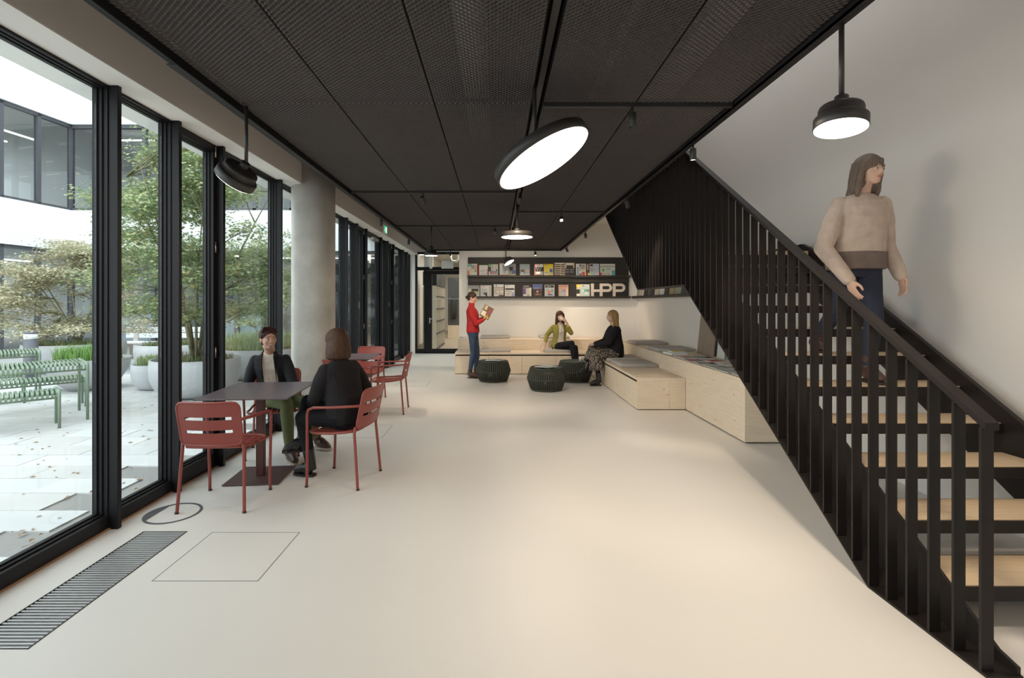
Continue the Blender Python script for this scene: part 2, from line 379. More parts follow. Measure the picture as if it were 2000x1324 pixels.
for i in range(len(CY)-1):
    y1, y0 = CY[i], CY[i+1]
    for (xa, xb) in ((EX[0], EX[1]), (EX[1], EX[2]), (EX[2], EX[3]), (EX2[0], EX2[1]), (EX2[1], EX2[2])):
        w_, d_ = xb-xa-.012, y1-y0-.008; key = (round(w_, 3), round(d_, 3))
        if key not in pm:
            o = mesh_panel(w_, d_).build('ceiling_panel', m_mesh, isl, fixn=False); pm[key] = o
        else: o = inst(pm[key], isl)
        o.location = (xa+.006, y0+.004, .002)
# light tracks
def track(x0, x1, y0, y1, label):
    return MB().box(x0, x1, y0, y1, 2.755-2.78, 2.788-2.78).build('light_track', m_black, isl)
MB().box(.243, .277, -1.8, 11.88, .012, .05).build('light_track', m_black, isl)
track(.30, 1.51, 3.185, 3.215, 'black cross track right of the big tilted lamp')
track(-1.66, .22, 5.685, 5.715, 'black cross track left of the ceiling slot behind the big tilted lamp')
track(.30, 1.51, 6.935, 6.965, 'black cross track right of the ceiling slot near the stair top')
track(-1.66, .22, 8.195, 8.225, 'black cross track carrying the small lamp near the far windows')
m_duct = mat('duct_grey', (.10, .09, .085), .6)
m_duct2 = mat('duct_galvanised', (.42, .40, .38), .45, metal=.3)
tag(MB().tube([(-.15, -4, 3.13), (-.15, 11.8, 3.13)], .10, 16).build('ventilation_duct', m_duct2), 'round galvanised duct above the mesh left of the ceiling slot', 'duct')
tag(MB().box(1.12, 1.30, -4, 11.8, 3.02, 3.12).build('cable_tray', m_duct2), 'pale tray standing in for a strip of light above the mesh near the stairwell edge', 'cable tray')  # pale colour stands in for a bright light strip above the mesh
tag(MB().box(-1.35, -1.22, -4, 11.8, 2.98, 3.04).build('cable_tray', m_duct), 'dark cable tray above the mesh near the window side', 'cable tray')
tag(MB().tube([(.75, -4, 3.1), (.75, 11.8, 3.1)], .03, 10).build('water_pipe', m_duct), 'thin dark pipe above the mesh right of the ceiling slot', 'pipe')

# ================================================================== STAIRCASE
st = empty('staircase', (0, 0, 0), label='black steel staircase with spruce treads and flat bar railing along the right wall', cat='staircase')
def bot(y):
    if y < 2.635: return 0.0
    if y < 5.235: return .647*(y-2.635)
    if y < 6.95: return 1.683
    return 1.683+.675*(y-6.95)
def top(y):
    if y < 5.235: return 1.005+.647*(y-2.02)
    if y < 6.95: return 3.085
    return 3.085+.675*(y-6.95)
YE = 9.75
web = [(2.0, 0), (2.635, 0), (5.235, 1.683), (6.95, 1.683), (YE, bot(YE)), (YE, 3.9), (6.75, 2.08), (5.17, 2.08), (5.05, 2.03), (2.08, .06), (2.0, .04)]
MB().prism(web, 2.085, 2.10, 'YZ').build('stringer', m_steel, st)
webr = [(2.0, 0), (2.635, 0), (5.235, 1.683), (6.95, 1.683), (YE, bot(YE)), (YE, 3.95), (6.75, 2.12), (5.24, 2.12), (5.12, 2.07), (2.0, .11)]
MB().prism(webr, 3.20, 3.235, 'YZ').build('stringer', m_steel, st)
fl_ = [(1.99, .0), (2.635, 0), (5.235, 1.683), (6.95, 1.683), (YE, bot(YE))]
fp = fl_ + [(y, z+.012) for y, z in fl_[::-1]]
MB().prism(fp, 1.958, 2.10, 'YZ').build('bottom_flange', m_steel, st)
b_ = 2.024; n_ = 0
while b_ < YE:
    z0, z1 = bot(b_)+.012, top(b_)-.012
    MB().box(1.96, 2.01, b_-.006, b_+.006, z0, z1+.0).build('baluster', m_steel, st); b_ += .1215
tl = [(2.0, top(2.02)-.015), (5.235, 3.075), (6.95, 3.075), (YE, top(YE)-.01)]
MB().prism(tl+[(y, z+.03) for y, z in tl[::-1]], 1.957, 2.013, 'YZ').build('handrail', m_steel, st)
for n in range(1, 11):
    y = 2.31+.28*(n-1); h = .185*n
    MB().box(2.10, 3.20, y, y+.012, h-.065, h-.002).box(2.10, 3.20, y+.29, y+.302, h-.065, h-.002).box(2.101, 3.199, y+.012, y+.29, h-.045, h-.038).build('tread_tray', m_steel, st)
    MB().box(2.104, 3.196, y+.013, y+.289, h-.03, h+.002).build('tread_board', m_tread, st)
MB().box(2.10, 3.20, 5.11, 6.95, 1.90, 1.995).build('landing', m_steel, st)
MB().box(2.104, 3.196, 5.12, 6.94, 1.996, 2.035).build('landing_board', m_tread, st)
for n in range(1, 11):
    y = 6.95+.28*(n-1); h = 2.035+.187*n
    MB().box(2.10, 3.20, y, y+.302, h-.065, h-.002).build('tread_tray', m_steel, st)
    MB().box(2.104, 3.196, y+.013, y+.289, h-.001, h+.004).build('tread_board', m_tread, st)
for y in (2.55, 3.6, 4.7):
    for dz in (.05, .2): MB().tube([(2.078, y, bot(y)+.05+dz*.9), (2.0849, y, bot(y)+.05+dz*.9)], .009).build('bolt', m_steel, st)

# ================================================================== TIMBER SEATING
def bench(name, label, loc):
    return empty(name, loc, label=label, cat='bench', group=None)
b1 = bench('seating_bench', 'long low spruce bench with drawer fronts along the back wall', (-.886, 10.54, 0))
L1 = 1.97+.886
MB().bevbox(0, L1, 0, .70, .415, .45, .0015, seg=1).build('seat_board', m_spr, b1)
MB().box(.0, .018, 0.0, .70, .012, .415).build('side_panel', m_sprY, b1)
MB().box(.018, L1, .03, .70, .03, .414).build('carcass', m_black, b1)
xs = [.02, .722, 1.42, 2.13, L1-.002]
for a, b in zip(xs[:-1], xs[1:]): MB().bevbox(a+.002, b-.002, .0, .018, .012, .385, .001, seg=1).build('drawer_front', m_spr, b1)
b2 = bench('seating_step', 'upper spruce step against the back wall behind the low bench', (-.87, 11.24, 0))
MB().bevbox(0, 3.52, 0, .757, .65, .685, .0015, seg=1).build('seat_board', m_spr, b2)
MB().bevbox(0, 3.52, 0, .02, .452, .65, .001, seg=1).build('riser_board', m_spr, b2)
MB().box(0, .02, .02, .75, .01, .65).build('side_panel', m_sprY, b2)
b3 = bench('seating_bench', 'low spruce bench projecting forward in front of the tall side step', (1.97, 7.0, 0))
MB().bevbox(0, .675, 0, 4.23, .415, .45, .0015, seg=1).build('seat_board', m_sprY, b3)
MB().bevbox(0, .45, 0, .018, .012, .415, .001, seg=1).bevbox(.452, .675, 0, .018, .012, .415, .001, seg=1).build('end_panel', m_spr, b3)
MB().box(.03, .675, .018, 3.5, .03, .414).build('carcass', m_black, b3)
for a, b in ((.02, 1.46), (1.46, 2.16), (2.16, 2.86), (2.86, 3.53)): MB().bevbox(0, .018, a+.002, b-.002, .012, .385, .001, seg=1).build('drawer_front', m_sprY, b3)
b4 = bench('seating_step', 'tall wide spruce step under the stairs carrying magazines', (2.65, 5.33, 0))
MB().bevbox(0, .717, 0, 5.905, .65, .685, .0015, seg=1).build('seat_board', m_sprY, b4)
MB().bevbox(0, .717, 0, .02, .015, .65, .001, seg=1).build('end_panel', m_spr, b4)
MB().bevbox(0, .02, .02, 5.905, .015, .65, .001, seg=1).build('side_panel', m_sprY, b4)
MB().box(.03, .7, .03, 5.9, 0, .02).build('plinth', m_black, b4)

def cushion(x0, x1, y0, y1, z, label, grp='grey felt seat cushions', rz=0):
    t = empty('seat_cushion', ((x0+x1)/2, (y0+y1)/2, z), rz, label, 'cushion', grp)
    a, b = (x1-x0)/2, (y1-y0)/2
    MB().bevbox(-a, a, -b, b, .0, .055, .014, seg=3).build('cover', m_cush, t)
    MB().tube([(-a+.002, -b-.001, .028), (a-.002, -b-.001, .028)], .003, 6).build('seam', m_cush, t)
for c in ((-.33, .30, 10.66, 11.18, .45, 'grey cushion on the low back bench behind the woman in red'),
          (-.37, .30, 11.42, 11.94, .685, 'grey cushion on the back step behind the woman in red'),
          (1.02, 1.62, 10.62, 11.16, .45, 'grey cushion under the woman in the green cardigan'),
          (1.0, 1.67, 11.42, 11.94, .685, 'grey cushion on the back step behind the woman in the green cardigan'),
          (2.03, 2.64, 8.15, 8.92, .45, 'grey cushion at the front of the low side bench'),
          (2.0, 2.63, 9.02, 9.72, .45, 'grey cushion under the blonde woman'),
          (2.71, 3.31, 8.38, 8.98, .685, 'grey cushion on the side step nearest the stairs'),
          (2.72, 3.32, 9.75, 10.4, .685, 'grey cushion farther back on the side step by the corner')): cushion(*c)
# ================================================================== COURTYARD
struct('courtyard_ground', MB().box(-22, -2.75, -6, 30, -.2, -.012), m_pave2)
pv = empty('courtyard_paving', (0, 0, 0), kind='structure')
tiles = []
r = 0; y = -1.0
while y < 17:
    off = (r*.37) % .66; x = -2.76-off
    while x > -17:
        x0, x1 = x-.655, min(x, -2.76)
        if x1-x0 > .05: tiles.append((x0, x1, y, y+.323))
        x -= .66
    y += .33; r += 1
def invis(t): return (t[0] < -.98*t[3]-.3)
seen = sorted([t for t in tiles if not invis(t) and t[3] > 2.4], key=lambda t: (t[2]**2+t[0]**2))
tiny = {id(t) for t in seen[:290]}
pm_ = {}
m_paves = [m_pave, mat('paving_stone_warm', (.55, .54, .525), .8, bump=.2, bscale=40, var=.07, vscale=1.5), mat('paving_stone_light', (.61, .61, .605), .8, bump=.2, bscale=40, var=.05, vscale=1.5)]
for k, t in enumerate(seen[:290]):
    key = (round(t[1]-t[0], 3), k % 3); z = random.uniform(-.0015, .0015)
    if key not in pm_:
        pm_[key] = MB().box(0, t[1]-t[0], 0, .323, -.05, 0).build('paving_stone', m_paves[k % 3], pv); o = pm_[key]
    else: o = inst(pm_[key], pv)
    o.location = (t[0], t[2], z)
mb = MB()
for t in tiles:
    if id(t) not in tiny: mb.box(*t, -.05, random.uniform(-.0015, .0015))
tag(mb.build('paving_stones', m_pave, pv, fixn=False), kind='stuff')
# fallen leaves
lv = MB()
m_leafd = mat('dry_leaf', (.28, .17, .08), .8)
for i in range(150):
    y = random.uniform(3, 9); x = -random.uniform(2.9, max(3.0, y*.97)); a = random.uniform(0, 6.28); s_ = random.uniform(.012, .028)
    lv.add([(x+s_*math.cos(a), y+s_*math.sin(a), .004), (x-s_*.5*math.sin(a), y+s_*.5*math.cos(a), .012), (x-s_*math.cos(a), y-s_*math.sin(a), .004), (x+s_*.5*math.sin(a), y-s_*.5*math.cos(a), .006)], [(0, 1, 2, 3)])
tag(lv.build('fallen_leaves', m_leafd, fixn=False), 'small dry leaves scattered over the courtyard paving', 'leaves', kind='stuff')

# --- surrounding building
FY = 15.6
m_room = mat('office_wall', (.48, .47, .45), .9); m_roomd = mat('office_dark', (.10, .10, .105), .8); m_pblue = mat('frosted_panel', (.62, .68, .70), .5)
def storey(bd, z0, z1, x0, x1, Y, step, depth=3.2, off=0.0):
    """glazed band on the plane y=Y from x0 to x1"""
    n = max(1, round((x1-x0)/step)); w_ = (x1-x0)/n
    for i in range(n):
        a = x0+i*w_; b = a+w_
        f = MB(); t = .055
        f.box(a, a+t, Y-.05, Y+.08, z0, z1).box(b-t, b, Y-.05, Y+.08, z0, z1).box(a, b, Y-.05, Y+.08, z1-.10, z1).box(a, b, Y-.05, Y+.08, z0, z0+.08)
        fo = f.build('window', m_dark, bd)
        MB().box(a+t, b-t, Y+.01, Y+.02, z0+.08, z1-.10).build('pane', m_glass2, fo)
def wallbox(bd, name, x0, x1, y0, y1, z0, z1, m=None): return MB().box(x0, x1, y0, y1, z0, z1).build(name, m or m_fac, bd)
bd = empty('courtyard_building', (-13.1, FY, 0), label='white office building with dark window bands behind the courtyard trees', cat='building')
bd.location = (0, 0, 0)
XL, XR = -13.3, -2.95
for z0, z1 in ((3.12, 4.38), (7.05, 8.25), (11.0, 13.0)): wallbox(bd, 'white_band', XL-.1, XR, FY-.12, FY+.3, z0, z1)
storey(bd, 0.02, 3.12, XL, XR, FY, 1.3); storey(bd, 4.38, 7.05, XL, XR, FY, 1.15); storey(bd, 8.25, 11.0, XL, XR, FY, 1.3)
for z in (0.0, 3.6, 7.4, 11.2): wallbox(bd, 'floor_slab', XL-8, XR, FY+.3, FY+6, z-.25, z+.05, m_room)
wallbox(bd, 'inner_wall', XL-8, XR, FY+5.8, FY+6, 0, 11, m_room)
for z in (3.3, 6.95, 10.8):
    sp = None
    for i in range(6):
        for j in range(3):
            x = XL+.8+i*1.75; yy = FY+1.0+j*1.5
            MB().box(x, x+1.1, yy, yy+.05, z-.05, z-.01).build('strip_light', m_strip, bd)
# pale frosted panels, dark inner partitions on the ground floor
for i, (a, b) in enumerate(((-12.1, -10.6), (-8.6, -7.4), (-6.2, -5.2))): wallbox(bd, 'frosted_panel', a, b, FY+.1, FY+.13, .1, 1.15, m_pblue)
for i, (a, b) in enumerate(((-11.0, -9.3), (-7.2, -5.6), (-4.6, -3.4))): wallbox(bd, 'partition', a, b, FY+2.2, FY+2.3, 0, 2.9, m_roomd)
# wing on the left (turned 6.7 degrees)
wg = empty('courtyard_wing', (XL, FY, 0), label='white office wing with lit dark framed windows at the far left edge', cat='building')
wg.rotation_euler = (0, 0, math.radians(-96.7)+PI)   # local +x runs towards the camera
wg.rotation_euler = (0, 0, math.radians(-96.7))
LW = 7.0
def wstorey(z0, z1, step):
    n = round(LW/step); w_ = LW/n
    for i in range(n):
        a = i*w_; b = a+w_; t = .05
        f = MB().box(a, a+t, -.08, .05, z0, z1).box(b-t, b, -.08, .05, z0, z1).box(a, b, -.08, .05, z1-.09, z1).box(a, b, -.08, .05, z0, z0+.08)
        fo = f.build('window', m_dark, wg); MB().box(a+t, b-t, -.03, -.02, z0+.08, z1-.09).build('pane', m_glass2, fo)
wstorey(.02, 3.12, 1.0); wstorey(4.38, 7.05, 1.0); wstorey(8.25, 11.0, 1.0)
for z0, z1 in ((3.12, 4.38), (7.05, 8.25), (11.0, 13.0)): MB().box(-.1, LW, -.3, .12, z0, z1).build('white_band', m_fac, wg)
for z in (0, 3.6, 7.4, 11.2): MB().box(0, LW, -6, -.31, z-.24, z+.04).build('floor_slab', m_room, wg)
MB().box(0, LW, -6.2, -6, 0, 11).build('inner_wall', m_room, wg)
for z in (2.75, 6.5):
    for i in range(3):
        for j in range(5): MB().box(.3+i*1.9, 1.7+i*1.9, -.9-j*1.05, -.84-j*1.05, z, z+.04).build('strip_light', m_strip, wg)
nb = MB().box(.35, .85, -.30, -.28, 1.3, 1.75).build('pinned_sheet', m_white, wg)

# --- planters and plants
def blades(cx, cy, z, R, n, h, m, parent, name='grass', lean=.5):
    mb = MB()
    for i in range(n):
        a = random.uniform(0, 2*PI); rr = R*math.sqrt(random.random())*.95; x, y_ = cx+rr*math.cos(a), cy+rr*math.sin(a)
        b = random.uniform(0, 2*PI); hh = h*random.uniform(.55, 1.1); l = lean*hh*random.uniform(.2, 1)
        dx, dy = l*math.cos(b), l*math.sin(b); wx, wy = -.003*math.sin(b), .003*math.cos(b)
        mb.add([(x-wx, y_-wy, z), (x+wx, y_+wy, z), (x+dx*.4+wx, y_+dy*.4+wy, z+hh*.65), (x+dx*.4-wx, y_+dy*.4-wy, z+hh*.65), (x+dx, y_+dy, z+hh*.95)], [(0, 1, 2, 3), (3, 2, 4)])
    return tag(mb.build(name, m, parent, fixn=False), kind='stuff')
def planter(cx, cy, R, h, label, low=False, wall=.035):
    t = empty('planter', (cx, cy, 0), label=label, cat='planter')
    if low: prof = [(0, 0), (R*.45, 0), (R*.72, h*.25), (R*.93, h*.65), (R, h), (R-wall, h), (R-wall-.01, h-.05), (0, h-.05)]
    else: prof = [(0, 0), (R*.5, .0), (R*.68, h*.06), (R*.88, h*.24), (R*.98, h*.5), (R, h*.75), (R*.985, h), (R*.985-wall, h), (R*.95-wall, h-.06), (0, h-.06)]
    # smooth profile
    MB().lathe(prof, 48).build('bowl', m_plant, t)
    MB().lathe([(0, h-.055), (R*.93-wall, h-.055), (R*.93-wall, h-.04), (0, h-.03)], 32).build('soil', m_soil, t)
    return t
m_grass = mat('ornamental_grass', (.20, .36, .09), .6, var=.3, vscale=8); m_grass2 = mat('soft_grass', (.34, .42, .20), .6, var=.3, vscale=8)
m_grassd = mat('dull_grass', (.15, .18, .07), .7, var=.3, vscale=8)
P1 = planter(-9.35, 11.1, .92, .62, 'wide white bowl planter holding the pale shrub beyond the green tables')
P2 = planter(-7.15, 8.75, .62, .54, 'low white bowl planter full of bright grass behind the green tables', True)
P3 = planter(-7.35, 11.4, .78, .58, 'grey white planter in front of the white park bench')
P4 = planter(-5.98, 8.75, .36, .44, 'small white bowl planter with light grass beside the tree planter')
P5 = planter(-4.87, 8.1, .65, .61, 'large white bowl planter holding the multi stem tree')
P6 = planter(-4.75, 10.1, .85, .61, 'white planter with tall soft grass behind the tree planter')
blades(0, 0, .50, .5, 1500, .30, m_grass, P2); blades(0, 0, .40, .29, 900, .22, m_grass2, P4); blades(0, 0, .54, .66, 900, .14, m_grassd, P3)
blades(0, 0, .57, .72, 1700, .42, m_grass2, P6); blades(0, 0, .56, .55, 600, .16, m_grassd, P5); blades(0, 0, .57, .75, 700, .16, m_grassd, P1)

def leafmat(name, cols):
    m = bpy.data.materials.new(name); m.use_nodes = True; nt = m.node_tree; b = nt.nodes['Principled BSDF']; N = nt.nodes.new; L = nt.links.new
    g = N('ShaderNodeNewGeometry'); r = N('ShaderNodeValToRGB'); L(g.outputs['Random Per Island'], r.inputs['Fac'])
    e = r.color_ramp.elements; e[0].color = (*cols[0], 1); e[1].color = (*cols[-1], 1)
    for i, c in enumerate(cols[1:-1]): q = e.new((i+1)/(len(cols)-1)); q.color = (*c, 1)
    L(r.outputs['Color'], b.inputs['Base Color']); b.inputs['Roughness'].default_value = .55
    tl_ = N('ShaderNodeBsdfTranslucent'); L(r.outputs['Color'], tl_.inputs['Color'])
    mx = N('ShaderNodeMixShader'); mx.inputs[0].default_value = .35; L(b.outputs[0], mx.inputs[1]); L(tl_.outputs[0], mx.inputs[2])
    L(mx.outputs[0], nt.nodes['Material Output'].inputs[0]); MATS[name] = m; return m
m_leafg = leafmat('maple_leaf_green', [(.16, .25, .12), (.28, .38, .20), (.40, .46, .24), (.52, .50, .26), (.24, .34, .18)])
m_leafp = leafmat('maple_leaf_pale', [(.40, .42, .26), (.58, .56, .38), (.66, .56, .40), (.32, .36, .22), (.60, .46, .34)])
m_bark = mat('tree_bark', (.20, .19, .11), .85, bump=.4, bscale=30, var=.2, vscale=6)
def leaf(mb, p, s, nrm, a):
    nrm = nrm.normalized(); u = nrm.orthogonal().normalized(); v = nrm.cross(u); u, v = u*math.cos(a)+v*math.sin(a), v*math.cos(a)-u*math.sin(a)
    R_ = [(1.0, 0), (.22, .20), (.55, .78), (-.08, .34), (-.5, .62), (-.5, -.62), (-.08, -.34), (.55, -.78), (.22, -.20)]
    vs = [p+u*(x*s)+v*(y*s)-nrm*(abs(y)*s*.25) for x, y in R_]
    mb.add(vs, [(0, 1, 8), (1, 2, 3), (3, 4, 5, 6), (1, 3, 6, 8), (6, 7, 8)])
def tree(root, base, stems, clouds, m, ls=.06, name='foliage'):
    trb = MB(); tips = []
    for (pts, r0) in stems:
        trb.tube(pts, [r0*.62*(1-.8*i/(len(pts)-1)) for i in range(len(pts))], 9)
        tips.append(pts)
    for (c, rad, n) in clouds:   # twig from the nearest stem point to each leaf cloud
        c = V(c); best = min((V(q) for pts, _ in stems for q in pts[1:]), key=lambda q: (q-c).length + (0.5 if q.z > c.z else 0))
        mid = best.lerp(c, .5)+V((0, 0, -.06)); trb.tube([best, mid, c], [.014, .009, .004], 6)
        for k in range(4):
            q = c+V((random.uniform(-1, 1)*rad[0], random.uniform(-1, 1)*rad[1], random.uniform(-.6, .6)*rad[2])); trb.tube([mid.lerp(c, .5), q], [.006, .002], 5)
    trb.build('trunk', m_bark, root)
    mb = MB()
    for (c, rad, n) in clouds:
        for i in range(n):
            d = V((random.gauss(0, .5), random.gauss(0, .5), random.gauss(0, .42)))
            p = V(c)+V((d.x*rad[0], d.y*rad[1], d.z*rad[2]))
            nn = V((random.gauss(0, .45)+d.x*.4, random.gauss(0, .45)+d.y*.4, 1)); leaf(mb, p, ls*random.uniform(.7, 1.25), nn, random.uniform(0, 6.28))
    tag(mb.build(name, m, root, fixn=False), kind='stuff')
t1 = empty('maple_tree', (-4.87, 8.1, .56), label='tall multi stem green maple growing in the large white bowl', cat='tree')
rnd = random.Random(3)
stems = []
for a, l, r0 in ((2.6, 1.15, .05), (3.3, .9, .045), (.4, 1.1, .05), (5.2, .8, .04), (1.5, .9, .045), (4.3, 1.0, .04)):
    pts = []
    for i in range(6):
        t = i/5; rr = l*t**1.35; pts.append((rr*math.cos(a+.25*t)+.05*math.cos(a), rr*math.sin(a+.25*t)+.05*math.sin(a), 2.9*t))
    stems.append((pts, r0))
clouds = []
for i in range(85):
    z = rnd.uniform(.75, 3.95); t = (z-.75)/3.2
    R_ = 1.38*math.sin(PI*min(1, .22+.80*t))**.7
    a = rnd.uniform(0, 2*PI); rr = R_*math.sqrt(rnd.uniform(.1, 1))
    clouds.append(((rr*math.cos(a)-.1, rr*math.sin(a)*.8, z), (.40, .40, .17), 470))
tree(t1, None, stems, clouds, m_leafg, .036)
t2 = empty('maple_shrub', (-9.3, 11.1, .58), label='broad shrub with pale yellowish leaves in the wide white bowl', cat='shrub')
stems = []
for a, l, r0 in ((2.9, 1.3, .04), (3.8, .9, .035), (.3, .9, .04), (5.2, .8, .03), (1.5, .8, .035)):
    stems.append(([(l*t**1.2*math.cos(a), l*t**1.2*math.sin(a), 1.7*t) for t in (0, .2, .4, .6, .8, 1)], r0))
clouds = []
for i in range(70):
    z = rnd.uniform(.1, 2.35); t = z/2.35
    R_ = 1.55*(math.sin(PI*min(1, .30+.66*t))**.8); a = rnd.uniform(0, 2*PI); rr = R_*math.sqrt(rnd.uniform(.05, 1))
    clouds.append(((rr*math.cos(a)-(.45 if .35 < t < .75 else .1), rr*math.sin(a)*.7, z), (.46, .42, .13), 380))
tree(t2, None, stems, clouds, m_leafp, .034)
t3 = empty('maple_tree', (-5.7, 12.7, 0), label='green tree farther back beyond the concrete column, seen between the frames', cat='tree')
stems = [([(l*t*math.cos(a), l*t*math.sin(a), 2.6*t) for t in (0, .25, .5, .75, 1)], .04) for a, l in ((0, .7), (2, .8), (4, .6))]
clouds = []
for i in range(34):
    z = rnd.uniform(.9, 3.3); a = rnd.uniform(0, 6.28); rr = 1.0*math.sqrt(rnd.random())
    clouds.append(((rr*math.cos(a), rr*math.sin(a), z), (.4, .4, .17), 260))
tree(t3, None, stems, clouds, m_leafg, .038)
planter(-5.7, 12.7, .6, .55, 'round white planter of the farther tree behind the column')

# white park bench
pb = empty('park_bench', (-9.0, 13.5, 0), label='white slatted park bench on concrete feet in the courtyard', cat='bench')
for i in range(3): MB().bevbox(-1.25, 1.25, -.25+i*.17, -.10+i*.17, .42, .46, .008).build('seat_slat', m_fac, pb)
for i in range(2): MB().bevbox(-1.25, 1.25, .30, .33, .54+i*.16, .68+i*.16, .008).build('back_slat', m_fac, pb)
for x in (-.95, .95): MB().prism([(-.22, .42), (.30, .42), (.38, .85), (.33, .85), (.22, .36), (.16, 0), (-.02, 0), (-.08, .34), (-.22, .38)], x-.06, x+.06, 'YZ').build('foot', m_conc, pb)
# bollard light
bo = empty('bollard_light', (-9.1, 9.75, 0), label='grey bollard light with a white band behind the green benches', cat='bollard')
m_boll = mat('bollard_grey', (.12, .12, .14), .5)
MB().lathe([(0, 0), (.11, 0), (.11, .80), (0, .80)], 28).build('post', m_boll, bo); MB().lathe([(0, .80), (.105, .80), (.105, .905), (0, .905)], 28).build('light_band', m_fac, bo)
MB().lathe([(0, .905), (.112, .905), (.112, .93), (.1, .945), (0, .95)], 28).build('cap', m_boll, bo)

# green slatted garden tables and benches (run at 45 degrees)
def slat_furniture(name, label, cat, corner, ang, L_, W_, h, n, grp):
    """corner = near right end; local x runs along the piece, local y across"""
    t = empty(name, corner, ang, label, cat, grp)
    sl = None
    for i in range(n):
        x = .03+i*(L_-.06)/(n-1); wv = (L_/n)*.55
        if sl is None:
            mb = MB(); r_ = .04; pts = [(0, h-.075), (0, h-r_*.6), (.012, h-.012), (.04, h), (W_-.04, h), (W_-.012, h-.012), (W_, h-r_*.6), (W_, h-.075)]
            for (ya, za), (yb, zb) in zip(pts[:-1], pts[1:]):
                mb.add([(-wv/2, ya, za), (wv/2, ya, za), (wv/2, yb, zb), (-wv/2, yb, zb), (-wv/2, ya+(.0 if ya != 0 else .012), za-.006), (wv/2, ya+(.0 if ya != 0 else .012), za-.006), (wv/2, yb, zb-.006), (-wv/2, yb, zb-.006)],
                       [(0, 1, 2, 3), (7, 6, 5, 4), (0, 3, 7, 4), (1, 5, 6, 2)])
            sl = mb.build('slat', m_green, t, (x, 0, 0))
        else: inst(sl, t, (x, 0, 0))
    for y_ in (.012, W_-.012): MB().tube([(0, y_, h-.085), (L_, y_, h-.085)], .011, 8).build('rail', m_green, t)
    for x in (.012, L_-.012):
        MB().tube([(x, .0, 0), (x, .0, h-.06), (x, .012, h-.022), (x, .045, h-.006), (x, W_-.045, h-.006), (x, W_-.012, h-.022), (x, W_, h-.06), (x, W_, 0)], .0165, 10).build('leg_frame', m_green, t)
    return t
AN = math.radians(180+46)
G = 'green slatted benches in the courtyard'; G2 = 'green slatted tables in the courtyard'
# local y (across) points to rot+90 = away right; build so width goes away from the camera
def sf(*a): return slat_furniture(*a)
def neg(t): t.scale = (1, -1, 1); return t
neg(sf('slatted_bench', 'green slatted bench nearest the window glass', 'bench', (-5.24, 6.0, 0), AN, 1.6, .36, .45, 36, G))
neg(sf('slatted_table', 'green slatted table nearest the windows, behind the front bench', 'table', (-5.27, 6.45, 0), AN, 1.95, .78, .73, 46, G2))
neg(sf('slatted_bench', 'green slatted bench tucked behind the nearest green table', 'bench', (-5.95, 7.25, 0), AN, 1.8, .36, .45, 38, G))
neg(sf('slatted_bench', 'short visible green bench in front of the farther green table', 'bench', (-7.08, 7.5, 0), AN, 1.5, .36, .45, 34, G))
neg(sf('slatted_table', 'green slatted table farther from the windows beside the bollard', 'table', (-7.35, 8.05, 0), AN, 1.7, .78, .73, 40, G2))
